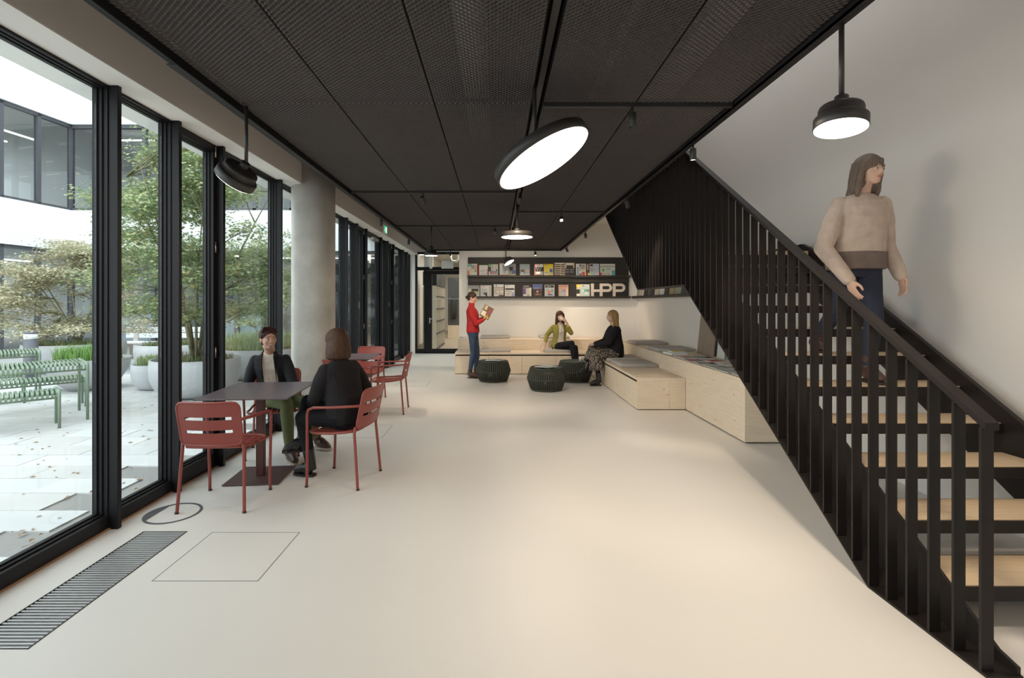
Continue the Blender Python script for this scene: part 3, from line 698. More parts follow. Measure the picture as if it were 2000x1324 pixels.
# ================================================================== RED CHAIRS AND TABLES
def make_chair(name, loc, rz, label, group):
    """armchair facing local +y, seat 0.45"""
    t = empty(name, loc, rz, label, 'chair', group)
    # seat: rim and slats running front to back
    rim = MB(); pts = []
    for i in range(33):
        a = 2*PI*i/32; ca, sa = math.cos(a), math.sin(a)
        x = .225*(abs(ca)**.45)*(1 if ca > 0 else -1); y = .215*(abs(sa)**.45)*(1 if sa > 0 else -1)
        pts.append((x*(1.0+.05*(y > 0)), y, .445-.012*(y/.215) + .010*(y/.215)**2))
    rim.tube(pts, .011, 8)
    rim.build('seat_frame', m_red, t)
    for i in range(7):
        x = (i-3)*.059
        yb = .19; mb = MB(); n = 6; vs = []
        for k in range(n+1):
            y = -yb + 2*yb*k/n; z = .447-.012*(y/.215)-.014*math.cos(y/yb*PI/2)
            for (dx, dz) in ((-.023, 0), (.023, 0), (.023, -.006), (-.023, -.006)): vs.append((x+dx, y, z+dz))
        fs = [(4*k+j, 4*k+(j+1) % 4, 4*k+4+(j+1) % 4, 4*k+4+j) for k in range(n) for j in range(4)]+[(0, 3, 2, 1), (4*n, 4*n+1, 4*n+2, 4*n+3)]
        mb.add(vs, fs); mb.build('seat_slat', m_red, t)
    # backrest: curved rounded panel with two long slots and a raised rim
    def bp(u, z, off=0):      # u -1..1 across, z height
        x = u*.215*(1+.06*(z-.5)); yb = -.225-(z-.46)*.22 - .035*math.cos(u*PI/2)*1.0+.02
        return V((x, yb+off, z))
    z0, z1 = .485, .80; nu, slots = 24, ((.575, .598), (.672, .695))
    zs = [z0, z0+.003, z0+.01, z0+.02, .525, .555, .575, .598, .635, .672, .695, .735, z1-.05, z1-.035, z1-.022, z1-.012, z1-.004, z1]
    us = [-1+2*i/nu for i in range(nu+1)]
    bm_ = MB(); vs = []
    def rnd_u(u, z):   # rounded corners
        for zc, sgn in ((z1-.05, 1), (z0+.04, -1)):
            d = (z-zc)*sgn; R_ = .05 if sgn > 0 else .04
            if d > 0: return u*(1-(.05-.05*math.sqrt(max(0, 1-(d/R_)**2)))/.215*.9)
        return u
    for off in (.004, -.004):
        for z in zs:
            for u in us: vs.append(bp(rnd_u(u, z), z, off))
    nz, nc = len(zs), nu+1; fs = []
    hole = set()
    for r in range(nz-1):
        for c in range(nu):
            if any(abs(zs[r]-s0[0]) < 1e-6 for s0 in slots) and 3 <= c < nu-3: hole.add((r, c))
    for r in range(nz-1):
        for c in range(nu):
            if (r, c) in hole: continue
            i0 = r*nc+c; f = [i0, i0+1, i0+nc+1, i0+nc]; fs.append(f); fs.append([q+nz*nc for q in f[::-1]])
            for (dr, dc, e) in ((0, -1, (i0, i0+nc)), (0, 1, (i0+1, i0+nc+1)), (-1, 0, (i0, i0+1)), (1, 0, (i0+nc, i0+nc+1))):
                rr, cc = r+dr, c+dc
                if rr < 0 or rr >= nz-1 or cc < 0 or cc >= nu or (rr, cc) in hole: fs.append([e[0], e[1], e[1]+nz*nc, e[0]+nz*nc])
    bm_.add(vs, fs, False)
    ring = [bp(rnd_u(-1, z), z) for z in zs]+[bp(rnd_u(u, z1), z1) for u in us[1:-1]]+[bp(rnd_u(1, z), z) for z in zs[::-1]]+[bp(rnd_u(u, z0), z0) for u in us[::-1][1:-1]]
    bk = bm_.build('backrest', m_red, t)
    MB().tube(ring+[ring[0], ring[1]], .009, 8).build('backrest_rim', m_red, bk)
    # legs, arms
    for s_ in (-1, 1):
        MB().tube([(s_*.212, -.205, .50), (s_*.218, -.20, .44), (s_*.235, -.235, .02), (s_*.236, -.237, 0.0)], .0115, 10).build('leg', m_red, t)
        MB().tube([(s_*.238, .205, 0), (s_*.236, .20, .10), (s_*.245, .195, .44), (s_*.252, .19, .60), (s_*.252, .18, .635), (s_*.25, .14, .652), (s_*.245, 0, .657), (s_*.23, -.15, .665), (s_*.215, -.255, .672)], .0115, 10).build('leg', m_red, t)
        for y in (-.237, .206): MB().lathe([(0, 0), (.0135, 0), (.0135, .012), (0, .012)], 12, (s_*.237, y, 0)).build('foot_cap', m_black, t)
    return t
make_chair('dining_chair', (-2.05, 3.80, 0), math.radians(2), 'empty red slatted chair nearest the camera, back turned, at the front table', 'red metal armchairs')
make_chair('dining_chair', (-1.31, 4.27, 0), math.radians(81), 'red chair under the seated woman in black with the brown bob', 'red metal armchairs')
make_chair('dining_chair', (-2.23, 5.02, 0), math.radians(197), 'red chair under the smiling woman in green trousers, by the windows', 'red metal armchairs')
make_chair('dining_chair', (-1.50, 6.95, 0), math.radians(92), 'empty red chair at the aisle side of the rear table', 'red metal armchairs')
make_chair('dining_chair', (-2.02, 7.72, 0), math.radians(176), 'empty red chair facing us on the far side of the rear table', 'red metal armchairs')
make_chair('dining_chair', (-2.06, 6.42, 0), math.radians(2), 'red chair at the near side of the rear table, mostly hidden from view', 'red metal armchairs')
def make_table(loc, rz, label, w, d):
    t = empty('cafe_table', loc, rz, label, 'table', 'square bordeaux tables')
    MB().bevbox(-w/2, w/2, -d/2, d/2, .738, .75, .003).build('tabletop', m_bordtop, t)
    MB().bevbox(-.2, .2, -.2, .2, .728, .738, .003).build('top_plate', m_pole, t)
    MB().bevbox(-.032, .032, -.032, .032, .01, .73, .006).build('pole', m_pole, t)
    MB().bevbox(-.225, .225, -.235, .235, .004, .012, .003).build('base_plate', m_bord, t)
    for x in (-.2, .2):
        for y in (-.2, .2): MB().lathe([(0, 0), (.012, 0), (.012, .004), (0, .004)], 10, (x, y, 0)).build('foot_pad', m_black, t)
make_table((-2.045, 4.33, 0), math.radians(5), 'bordeaux square table between the two chatting women', .72, .84)
make_table((-2.08, 7.05, 0), math.radians(3), 'bordeaux square table farther back beside the windows', .72, .80)

# ================================================================== POUFS
def pouf(x, y, label):
    t = empty('pouf', (x, y, 0), random.uniform(0, 1), label, 'side table', 'dark green rope poufs')
    MB().lathe([(0, .36), (.262, .36), (.278, .366), (.283, .385), (.278, .395), (.266, .385), (.0, .38)], 40).build('tray_top', m_pouft, t)
    MB().lathe([(0, .008), (.26, .008), (.274, .02), (.274, .045), (.262, .055), (0, .05)], 40).build('base_ring', m_rope, t)
    MB().lathe([(.318, .185), (.333, .19), (.337, .20), (.333, .21), (.318, .215), (.318, .185)], 40).build('waist_ring', m_rope, t)
    st_ = None
    for i in range(52):
        a = 2*PI*i/52
        if st_ is None: st_ = MB().tube([(.274, 0, .04), (.325, 0, .185), (.328, 0, .215), (.28, .0, .375)], .0105, 6, flat=(.8, 1.6)).build('strap', m_rope, t)
        else: inst(st_, t, rot=(0, 0, a))
    return t
pouf(-.065, 9.62, 'rope pouf table beside the woman in red'); pouf(.86, 8.64, 'nearest rope pouf table with spread papers on it'); pouf(1.50, 9.60, 'rope pouf table beside the boots of the blonde woman')

# ================================================================== LAMPS
def pendant(loc, rod_top, R, label, tilt=(0, 0), on=True, small=True, power=30, grp='black round pendant lamps'):
    """loc = centre of the lens; tilt (rx, ry) radians"""
    t = empty('pendant_lamp', loc, label=label, cat='lamp', group=grp)
    T = M4.Rotation(tilt[1], 4, 'Y') @ M4.Rotation(tilt[0], 4, 'X')
    h1, h2 = (.055, .045) if small else (.065, .0)
    if small: prof = [(R*.97, 0), (R, .002), (R, h1-.008), (R-.008, h1), (R*.84, h1+.002), (R*.84, h1+h2-.012), (R*.80, h1+h2), (.03, h1+h2+.003), (0, h1+h2+.003)]
    else: prof = [(R*.97, 0), (R, .002), (R, h1-.008), (R-.012, h1), (.05, h1+.004), (0, h1+.004)]
    MB().lathe(prof, 56, T=T).build('housing', m_lamp, t)
    MB().lathe([(0, -.001), (R*.965, -.001), (R*.965, .004), (0, .004)], 56, T=T).build('diffuser', m_lens if on else m_white, t)
    top_ = T @ V((0, 0, h1+h2)); jx = T @ V((0, 0, h1+h2+.05))
    MB().tube([top_, jx], .028 if small else .035, 14).build('joint', m_lamp, t)
    MB().tube([jx, V((jx.x, jx.y, rod_top-loc[2]))], .011 if small else .013, 12).build('rod', m_lamp, t)
    if on:
        l = bpy.data.lights.new('lamp_glow', 'AREA'); l.shape = 'DISK'; l.size = R*1.8; l.energy = power; l.color = WARM
        o = bpy.data.objects.new('lamp_glow', l); C.objects.link(o)
        o.location = V(loc)+T @ V((0, 0, -.012)); o.rotation_euler = (T.to_3x3() @ V((0, 0, -1))).to_track_quat('-Z', 'Y').to_euler()
    return t
LP = 22
pendant((.28, 2.96, 2.35), 2.80, .305, 'large tilted round lamp shining nearest the camera', tilt=(-.13, -.5), small=False, power=LP)
pendant((.26, 6.40, 2.345), 2.80, .205, 'flat round lamp hanging level in the middle of the hall', small=False, power=LP)
pendant((.28, 11.1, 2.40), 2.80, .12, 'small tilted lamp in front of the magazine shelves', tilt=(-.22, -.52), power=LP*.4)
pendant((-1.076, 8.21, 2.28), 2.775, .105, 'small level lamp near the far windows', power=LP*.5)
pendant((1.528, 2.218, 2.275), 2.76, .106, 'small level lamp hanging over the stairs', tilt=(-.10, .10), power=LP*1.3)
pendant((-1.70, 3.23, 2.29), 2.76, .128, 'small lamp turned away toward the windows on the left ceiling edge', tilt=(.22, .72), on=True, power=LP*.4)
def spotlight(x, y, label, aim, on=True, power=85, drop=.045):
    t = empty('track_spotlight', (x, y, 2.76), label=label, cat='spotlight', group='small black track spotlights')
    d = (V(aim)-V((x, y, 2.68))).normalized(); T = d.to_track_quat('-Z', 'Y').to_matrix().to_4x4()
    T = M4.Translation((0, 0, -.085)) @ T
    MB().tube([(0, 0, 0), (0, 0, -.06)], .009, 8).build('stem', m_black, t)
    MB().lathe([(0, .045), (.022, .045), (.025, .04), (.025, -.045), (.023, -.047), (.021, -.037), (0, -.037)], 20, T=T).build('housing', m_lamp, t)
    if on:
        MB().lathe([(0, -.042), (.0205, -.042), (.0205, -.038), (0, -.038)], 20, T=T).build('lens', m_lens2, t)
        spot('spot_beam', V((x, y, 2.675))+d*.075, aim, power, angle=70)
for a in ((.87, 3.20, 'upright spotlight on the cross track right of the big lamp', (.87, 3.3, 0), False),
          (1.55, 3.94, 'upright spotlight on the right ceiling edge above the handrail top', (1.62, 4.1, 0), True),
          (1.55, 5.93, 'spotlight on the right ceiling edge beside the dark balusters', (2.4, 6.2, .4), True),
          (.262, 5.70, 'glaring spotlight behind the big tilted lamp in the ceiling slot', (.2, 9.0, 0), True),
          (.90, 6.95, 'glaring spotlight on the cross track near the stair top', (.8, 3.8, 0), True),
          (.262, 8.3, 'dark spotlight in the ceiling slot behind the level lamp', (.3, 12, .9), True),
          (-.03, 8.21, 'spotlight just left of the slot on the far cross track', (-.2, 12, .9), True),
          (-.84, 5.70, 'tilted spotlight on the cross track beside the column', (.2, 8.5, 0), True),
          (-1.69, 7.3, 'spotlight on the left ceiling edge just past the column', (-1.9, 7.5, 0), True),
          (-1.69, 9.6, 'spotlight on the left ceiling edge farther along the windows', (-1.8, 9.9, 0), True),
          (-1.1, 11.88, 'spotlight on the far ceiling edge in front of the glass door', (-1.3, 13.2, 0), True),
          (.92, 11.88, 'tiny spotlight on the far ceiling edge above the magazine shelves', (1.1, 11.0, .4), True),
          (1.55, 8.7, 'spotlight on the right ceiling edge nearer the upper stair flight', (2.4, 11.9, .9), True),
          (1.55, 11.0, 'last spotlight on the right ceiling edge near the back wall', (2.6, 11.9, 1.0), True)):
    spotlight(a[0], a[1], a[2], a[3], a[4])
for x0, y0 in ((1.55, 3.94), (1.55, 5.93), (1.55, 8.7), (1.55, 11.0)): pass
MB().box(1.515, 1.56, 1.9, 11.6, -.032, -.016).box(1.548, 1.56, 1.9, 11.6, -.016, .02).build('light_track', m_black, isl)
MB().box(-1.72, -1.665, 2.6, 11.6, -.038, -.032).build('light_track', m_black, isl)
# exit sign
m_exit = emis('exit_green', (.02, .45, .18), 1.2); m_exw = emis('exit_white', (.9, 1, .95), 1.1)
ex = empty('exit_sign', (-2.2, 9.84, 3.03), label='small hanging exit sign with white figure on green', cat='sign')
MB().bevbox(-.012, .012, -.15, .15, -.16, .0, .003).build('sign_box', m_white, ex)
MB().box(.0121, .0128, -.14, .14, -.15, -.01).build('sign_face', m_exit, ex)
MB().box(.0129, .0134, .02, .11, -.14, -.02).build('door_symbol', m_exw, ex)
pict = MB().tube([(.0132, -.05, -.035), (.0132, -.05, -.036)], .012, 8).tube([(.0132, -.045, -.05), (.0132, -.055, -.09), (.0132, -.03, -.115), (.0132, -.045, -.14)], .007, 6).tube([(.0132, -.055, -.09), (.0132, -.085, -.105), (.0132, -.11, -.10)], .006, 6).tube([(.0132, -.048, -.06), (.0132, -.02, -.075)], .005, 6)
pict.build('running_figure', m_exw, ex)
MB().tube([(0, -.1, 0), (0, -.1, .37)], .003, 6).tube([(0, .1, 0), (0, .1, .37)], .003, 6).build('hanger', m_alu, ex)
sg = empty('hanging_sign', (-1.75, 13.3, 2.72), label='blank white hanging sign in front of the fanlight', cat='sign')
MB().bevbox(-.035, .035, -.01, .01, -.3, 0, .003).build('sign_box', m_white, sg); MB().tube([(0, 0, 0), (0, 0, .68)], .003, 6).build('hanger', m_alu, sg)
sg = empty('emergency_sign', (-1.42, 14.4, 2.72), label='wide white emergency light box behind the hanging sign', cat='sign')
MB().bevbox(-.17, .17, -.03, .03, -.22, 0, .005).build('sign_box', m_white, sg); MB().tube([(0, 0, 0), (0, 0, .68)], .003, 6).build('hanger', m_alu, sg)

# ================================================================== MAGAZINE WALL
K = 11.9/975
def PX(px): return (px-970)*K
def PZ(py): return 1.5+(592-py)*K
dsp = empty('magazine_display', (0, 0, 0), label='wide black wall panel with two magazine ledges on the back wall', cat='display shelf')
x0, x1 = PX(913.5), PX(1229.3)
MB().box(x0, x1, 11.965, 11.999, PZ(582), PZ(502)).build('back_panel', m_black, dsp)
m_ledge = mat('ledge_black', (.03, .026, .025), .5)
for zt in (PZ(540.3), PZ(581)):
    MB().box(x0, x1+.02, 11.83, 11.965, zt-.018, zt).box(x0, x1+.02, 11.83, 11.836, zt, zt+.03).build('ledge', m_ledge, dsp)
MB().prism([(x0+.08, PZ(551)), (x1, PZ(551)), (x1, PZ(542)), (x0, PZ(542))], 11.93, 11.965, 'XZ').build('ledge_bracket', m_ledge, dsp)
m_logo = mat('logo_cream', (.62, .56, .50), .6)
lg = MB(); q = 1/11.43
def lx(a): return PX(1065+a*q)
def lz(b): return PZ(495+b*q)
def lbox(a0, a1, b0, b1): lg.box(lx(a0), lx(a1), 11.950, 11.964, lz(b1), lz(b0))
def lbox2(m, a0, a1, b0, b1): m.box(lx(a0), lx(a1), 11.950, 11.964, lz(b1), lz(b0))
def bowl(m, xs, xc, b0, b1, th):
    cz, R1 = (b0+b1)/2, (b1-b0)/2
    o = [(xs, b0)]+[(xc+R1*math.sin(PI*i/16), cz-R1*math.cos(PI*i/16)) for i in range(17)]+[(xs, b1)]
    R2 = R1-th
    i_ = [(xs, b0+th)]+[(xc+R2*math.sin(PI*i/16), cz-R2*math.cos(PI*i/16)) for i in range(17)]+[(xs, b1-th)]
    n = len(o); vs = []
    for (a, b) in o+i_: vs.append((lx(a), 11.950, lz(b)))
    for (a, b) in o+i_: vs.append((lx(a), 11.964, lz(b)))
    fs = []
    for k in range(n-1):
        fs += [(k, k+1, n+k+1, n+k), (2*n+k, 3*n+k, 3*n+k+1, 2*n+k+1), (k, 2*n+k, 2*n+k+1, k+1), (n+k, n+k+1, 3*n+k+1, 3*n+k)]
    m.add(vs, fs)
l1 = MB(); lbox2(l1, 1028, 1095, 668, 965); lbox2(l1, 1095, 1225, 800, 858); l1.build('letter', m_logo, dsp)
l2 = MB(); lbox2(l2, 1225, 1290, 668, 965); bowl(l2, 1290, 1410, 668, 858, 60); l2.build('letter', m_logo, dsp)
l3 = MB(); lbox2(l3, 1520, 1583, 668, 965); bowl(l3, 1583, 1705, 668, 858, 60); l3.build('letter', m_logo, dsp)

CM = {}
def cm(c):
    if c not in CM: CM[c] = mat('print_%d' % len(CM), c, .45)
    return CM[c]
WHT = (.75, .74, .72); BLK = (.02, .02, .022); RED = (.6, .05, .05); YEL = (.75, .62, .03); GRN = (.08, .5, .09); GRY = (.35, .35, .35); LGR = (.55, .55, .55)
ORA = (.7, .25, .1); BLU = (.06, .12, .35); PUR = (.16, .06, .22); BEI = (.55, .45, .33); TEA = (.15, .42, .42); PNK = (.7, .30, .30); SKY = (.3, .42, .5); BRN = (.16, .09, .05); CRM = (.72, .66, .5)
def magazine(px0, px1, py0, py1, base, pieces, label, txt=None):
    """pieces (u0,u1,v0,v1,colour), v from the top; leaning slightly back"""
    xa, xb, zb, zt = PX(px0), PX(px1), PZ(py1), PZ(py0); w_, h_ = xb-xa, zt-zb
    t = empty('magazine', (xa, 11.90, zb), label=label, cat='magazine', group='magazines on the black wall ledges')
    t.rotation_euler = (-.06, 0, 0)
    MB().box(0, w_, 0, .008, 0, h_).build('cover', cm(base), t)
    for i, (u0, u1, v0, v1, c) in enumerate(pieces):
        if isinstance(u0, (int, float)): MB().box(u0*w_, u1*w_, -.0006-i*.0003, 0, h_*(1-v1), h_*(1-v0)).build('cover_print', cm(c), t)
    if txt:
        for (s_, u, v, size, c) in txt: text_mesh(s_, size*h_, 'title', cm(c), t, (u*w_, -.005, h_*(1-v)), sx=1.3 if len(s_) > 7 else 1)
    return t
def m4(a, b): return (905+a/11.765, 905+b/11.765)
def A(a, b, c, d, *r):   # coordinates in the left zoom (x/11.765+905, y/11.765+495)
    magazine(905+a/11.765, 905+b/11.765, 495+c/11.765, 495+d/11.765, *r)
def B(a, b, c, d, *r): magazine(1065+a*q, 1065+b*q, 495+c*q, 495+d*q, *r)
A(95, 318, 235, 525, CRM, [(.05, .45, .02, .22, TEA), (.4, .95, .1, .42, GRY), (.68, .98, .12, .6, BEI), (0, .22, .55, .9, ORA), (.2, .6, .4, .75, CRM), (.25, .33, .45, .52, BRN), (.8, .88, .55, .66, BRN), (.4, .9, .66, .9, WHT)], 'sunny yellow and grey magazine first on the upper ledge')
A(345, 562, 265, 525, WHT, [(0, .1, 0, 1, RED), (.88, 1, .35, .85, PNK), (.2, .8, .08, .12, LGR), (.25, .5, .45, .6, LGR), (.55, .75, .4, .55, LGR), (.3, .85, .8, .84, PNK)], 'white magazine with a red spine, second on the upper ledge')
A(578, 798, 245, 520, LGR, [(.02, .38, 0, .16, GRN), (0, .25, .2, .6, BLK), (.3, .5, 0, .6, BEI), (.2, .85, .6, .82, BLU), (.3, .8, .66, .8, PNK), (.8, .9, .42, .6, BLK), (0, .72, .93, 1, GRN), (0, .2, .72, .92, CRM)], 'grey magazine with bright green corners on the upper ledge')
A(832, 1045, 225, 522, WHT, [(.35, .4, .12, .32, BLK), (.9, .94, .55, .75, BLK), (0, 1, .88, 1, PNK), (.05, .35, .03, .07, RED), (.4, .7, .3, .8, LGR)], 'white magazine with a red bottom band behind the small lamp')
A(1050, 1205, 232, 522, LGR, [(0, 1, .25, .85, GRY), (.1, .6, .3, .6, BLK), (.4, .95, .5, .8, BLU), (0, 1, .88, 1, YEL)], 'grey photo magazine with a yellow bottom strip behind the lamp glow')
A(1297, 1528, 243, 520, SKY, [(0, 1, 0, .4, (.35, .42, .45)), (.1, .45, .45, .7, BRN), (.62, 1, .45, .7, BEI), (0, 1, .78, 1, LGR), (.15, .3, .65, .8, WHT)], 'magazine with grey sky and low houses standing alone on the upper ledge')
A(1630, 1836, 243, 520, WHT, [(0, .08, 0, 1, RED), (.1, 1, .25, .62, BLK), (.2, .3, .3, .36, WHT), (.45, .55, .32, .38, WHT), (.7, .8, .3, .36, WHT), (.3, .4, .45, .52, WHT), (.6, .7, .47, .54, WHT), (.1, 1, .65, .85, GRY), (.25, .65, .66, .8, WHT), (.1, 1, .88, .97, BRN)], 'white magazine with a black dotted picture beside the yellow one', [('ark', .45, .1, .22, RED)])
magazine(1062.2, 1080.7, 515.5, 538.8, YEL, [(.05, .45, .06, .1, BLK), (.05, .4, .3, .33, GRY), (.05, .42, .62, .92, WHT), (.1, .4, .66, .8, GRY), (.6, .95, .32, .88, LGR), (.62, .93, .4, .7, BLU)], 'bright yellow magazine on the upper ledge')
B(205, 440, 205, 503, BEI, [(.03, .56, .1+.16*i, .17+.16*i, BLK) for i in range(6)]+[(.62, .97, .12+.16*i, .19+.16*i, BLK) for i in range(5)]+[(.15, .8, .02, .1, WHT)], 'beige magazine with dark rows of balconies')
B(443, 655, 208, 500, BEI, [(0, 1, .4, .95, BLK), (.15, .85, .2, .45, BLK), (.05, .4, .5, .55, GRY), (.5, .95, .5, .55, GRY), (.05, .4, .68, .73, GRY), (.5, .95, .68, .73, GRY), (.15, .8, .03, .12, WHT)], 'magazine with a stepped black building on its cover')
B(686, 908, 228, 498, WHT, [(.08, .3, .25, .95, SKY), (.34, .55, .05, .22, BLU), (.36, .9, .2, .6, BEI), (.6, .9, .06, .4, GRY), (.5, .9, .48, .62, CRM), (.6, .9, .68, .95, RED), (.35, .55, .8, .95, BRN)], 'patchwork cover magazine with a blue square and red patch')
B(925, 988, 230, 495, BRN, [(.1, .6, .05, .5, BEI), (.4, 1, .78, .95, YEL)], 'narrow brown magazine half covered by the pale blue one')
B(990, 1205, 226, 495, (.45, .5, .58), [(.05, .35, .06, .2, BLK), (.15, .35, .4, .62, GRY), (.5, .9, .3, .34, WHT), (.1, .6, .85, .92, GRY), (.6, .95, .5, .9, LGR)], 'pale blue magazine with a drop shaped building on the cover')
B(1225, 1560, 230, 492, (.6, .6, .57), [(.13, .28, .42, .64, GRN), (.0, .12, .75, .97, RED), (.4, .68, .4, .48, TEA), (.78, 1, .55, .98, TEA), (.22, .28, .84, .92, BLK), (.35, .39, .84, .92, BRN), (.52, .56, .8, .92, BLK)], 'wide stack of pale magazines with green and teal squares, last on the upper ledge', [('DDDDETAIL', .49, .24, .17, BLK)])
A(105, 372, 732, 1010, LGR, [(0, 1, .0, .25, GRY), (.25, .9, .28, .5, BLK), (.0, .3, .3, .6, CRM), (.3, .6, .5, .56, YEL), (.85, 1, .5, .6, YEL), (.65, .9, .75, .9, WHT)], 'grey machine photo magazine behind the head of the woman in red')
A(390, 648, 730, 1010, WHT, [(.1, .62, .28, .93, LGR), (.3, .62, .6, .95, BLK), (.75, 1, .1, 1, LGR), (.15, .45, .78, .92, WHT), (.1, .4, .08, .14, PNK)], 'white magazine with a black wedge picture on the lower ledge')
A(697, 928, 708, 1008, LGR, [(0, 1, .0, .2, WHT), (.2, .32, .06, .14, BLK), (0, 1, .24, .27, BRN), (.05, .95, .35, .7, BEI), (.3, .55, .5, .65, WHT), (.65, .95, .48, .62, WHT), (.05, .5, .8, .92, WHT), (.5, 1, .8, .95, BRN)], 'sepia building magazine third on the lower ledge')
A(953, 1180, 718, 1005, WHT, [(.05, .95, .27, .42, BLK), (.05, .7, .5, .58, GRY), (.1, .6, .64, .8, BEI), (.68, .95, .6, .95, (.35, .38, .6)), (.08, .5, .85, .95, LGR), (.1, .4, .06, .1, BLK)], 'white magazine with black line drawings on the lower ledge')
A(1367, 1565, 728, 1000, GRY, [(0, 1, 0, .2, BLK), (.1, .7, .06, .1, WHT), (.0, .5, .25, .75, PUR), (.35, .85, .3, .8, LGR), (.75, 1, .22, 1, CRM), (.1, .5, .8, .92, WHT)], 'purple and cream magazine on the lower ledge')
A(1590, 1818, 705, 1000, BLK, [(0, 1, 0, .38, (.10, .13, .30)), (.1, .7, .3, .32, CRM), (.4, .6, .5, .66, PNK), (.8, .95, .46, .52, RED), (.2, .9, .74, .86, BRN), (.35, .62, .76, .84, ORA)], 'dark blue night stadium magazine on the lower ledge')
magazine(1064.0, 1083.0, 556, 580, WHT, [(.05, .95, .02, .24, BLK), (.05, .95, .28, .95, LGR), (.3, .6, .5, .75, ORA), (.1, .4, .3, .5, SKY), (.3, .8, .76, .86, BLU), (.62, .9, .36, .6, GRY)], 'white framed magazine with a black title band on the lower ledge', [('stylus', .4, .13, .16, WHT)])
B(298, 515, 698, 970, (.72, .48, .34), [(.05, .95, .30, .33, PNK), (.2, .8, .38, .92, LGR), (.3, .75, .42, .46, PUR), (.25, .7, .55, .58, PUR), (.64, .68, .38, .92, PUR), (.0, 1, .93, 1, BRN)], 'salmon coloured magazine on the lower ledge', [('FRAMES', .5, .13, .2, RED)])
B(698, 778, 690, 965, BEI, [(0, 1, .02, .2, YEL), (0, .9, .4, .75, BLK), (.2, .9, .78, .92, WHT)], 'narrow beige magazine peeking out left of the pale teal one')
B(780, 993, 688, 965, (.48, .58, .56), [(.0, .95, .38, .62, TEA), (.1, .4, .42, .6, CRM), (.8, .92, .42, .55, RED), (.5, .8, .64, .8, WHT), (.2, .42, .04, .2, PNK)], 'pale teal magazine beside the large letters', [('13', .3, .13, .2, RED)])

# ledge with material samples on the right wall
led = empty('sample_ledge', (0, 0, 0), label='long black ledge for material samples on the right wall', cat='shelf')
MB().box(3.24, 3.369, 5.6, 11.99, 1.615, 1.65).build('shelf_board', m_black, led); MB().box(3.24, 3.246, 5.6, 11.99, 1.65, 1.668).build('front_lip', m_black, led)
y = 11.8
SC = [('grey stone', (.28, .26, .24)), ('beige', (.5, .43, .33)), ('white', (.72, .70, .66)), ('black', (.03, .03, .03)), ('dark grey', (.07, .07, .07)), ('black slate', (.025, .025, .028)), ('cream', (.62, .55, .45)), ('white tile', (.75, .73, .70)), ('black glossy', (.02, .02, .02)),
      ('gold brown', (.42, .31, .15)), ('sage green', (.33, .36, .26)), ('charcoal', (.05, .045, .04)), ('ochre', (.5, .36, .16)), ('pale sand', (.6, .52, .4))]
for i, (nm, c) in enumerate(SC):
    wv = (.16, .2, .12, .24, .22, .2, .30, .26, .24, .28, .30, .26, .2, .24)[i]; hv = .26+.05*((i*7) % 4)
    o = MB().box(-.012, 0, -wv/2, wv/2, 0, hv).build('material_sample', cm(c)); o.location = (3.318, y-wv/2, 1.6505); o.rotation_euler = (0, .12, 0)
    tag(o, '%s sample board leaning on the wall ledge, %s' % (nm, ('nearest the corner', 'second from the corner', 'third from the corner', 'fourth from the corner', 'fifth from the corner', 'sixth from the corner', 'seventh from the corner', 'eighth from the corner', 'ninth from the corner', 'tenth from the corner', 'eleventh from the corner', 'twelfth from the corner', 'thirteenth from the corner', 'last toward the stairs')[i]), 'sample', 'sample boards on the wall ledge')
    y -= wv+.03
m_board = wood('veneer_board', (.27, .21, .16), (.19, .15, .12), 'Z', knots=False)
def board(y0, y1, h, th, m, label, lean=.1, x=3.355):
    o = MB().bevbox(-th, 0, 0, y1-y0, 0, h, .002, seg=1).build('leaning_board', m); o.location = (x-h*math.sin(lean), y0, .6855); o.rotation_euler = (0, lean, 0)
    return tag(o, label, 'panel', 'large sample panels leaning on the wall')
board(7.55, 8.16, .62, .02, m_board, 'tall brown veneer panel leaning against the right wall')
board(7.25, 7.50, .42, .01, cm((.6, .6, .58)), 'white sample panel between the brown and teal panels')
board(6.85, 7.22, .40, .01, cm((.16, .25, .25)), 'dark teal sample panel beside the stair balusters')
# papers
def flat(x, y, z, w_, d_, h, c, label, rz, name='magazine', grp=None, deco=()):
    t = empty(name, (x, y, z), rz, label, 'magazine' if name == 'magazine' else 'book', grp)
    MB().box(-w_/2, w_/2, -d_/2, d_/2, 0, h*.9).build('pages', m_white, t)
    MB().box(-w_/2-.001, w_/2+.001, -d_/2-.001, d_/2+.001, h*.9, h).build('cover', cm(c), t)
    for (a, b, e, f, cc) in deco: MB().box(-w_/2+a*w_, -w_/2+b*w_, -d_/2+e*d_, -d_/2+f*d_, h, h+.0006).build('cover_print', cm(cc), t)
b_ = flat(2.86, 8.0, .686, .26, .32, .03, (.45, .5, .52), 'thick grey book under the yellow book on the side step', .1, 'book', 'books on the side step')
flat(2.88, 8.0, .7175, .2, .26, .018, (.62, .50, .05), 'yellow covered book on top of the grey book', .05, 'book', 'books on the side step')
MS = [(2.84, 7.5, GRY, 'grey', .2), (3.08, 7.45, BLK, 'black', -.1), (2.80, 7.1, (.12, .14, .17), 'slate blue', .0), (3.06, 7.05, (.3, .12, .08), 'rust red', .15), (2.82, 6.72, (.12, .11, .10), 'dark brown', -.15), (3.08, 6.66, LGR, 'light grey', .05),
      (2.82, 6.34, (.18, .25, .22), 'dark green', .1), (3.07, 6.28, (.35, .08, .06), 'deep red', -.1), (2.80, 5.97, (.22, .24, .2), 'olive grey', .05), (3.06, 5.9, (.1, .1, .12), 'near black', .2), (2.82, 5.6, (.42, .42, .36), 'pale olive', -.05)]
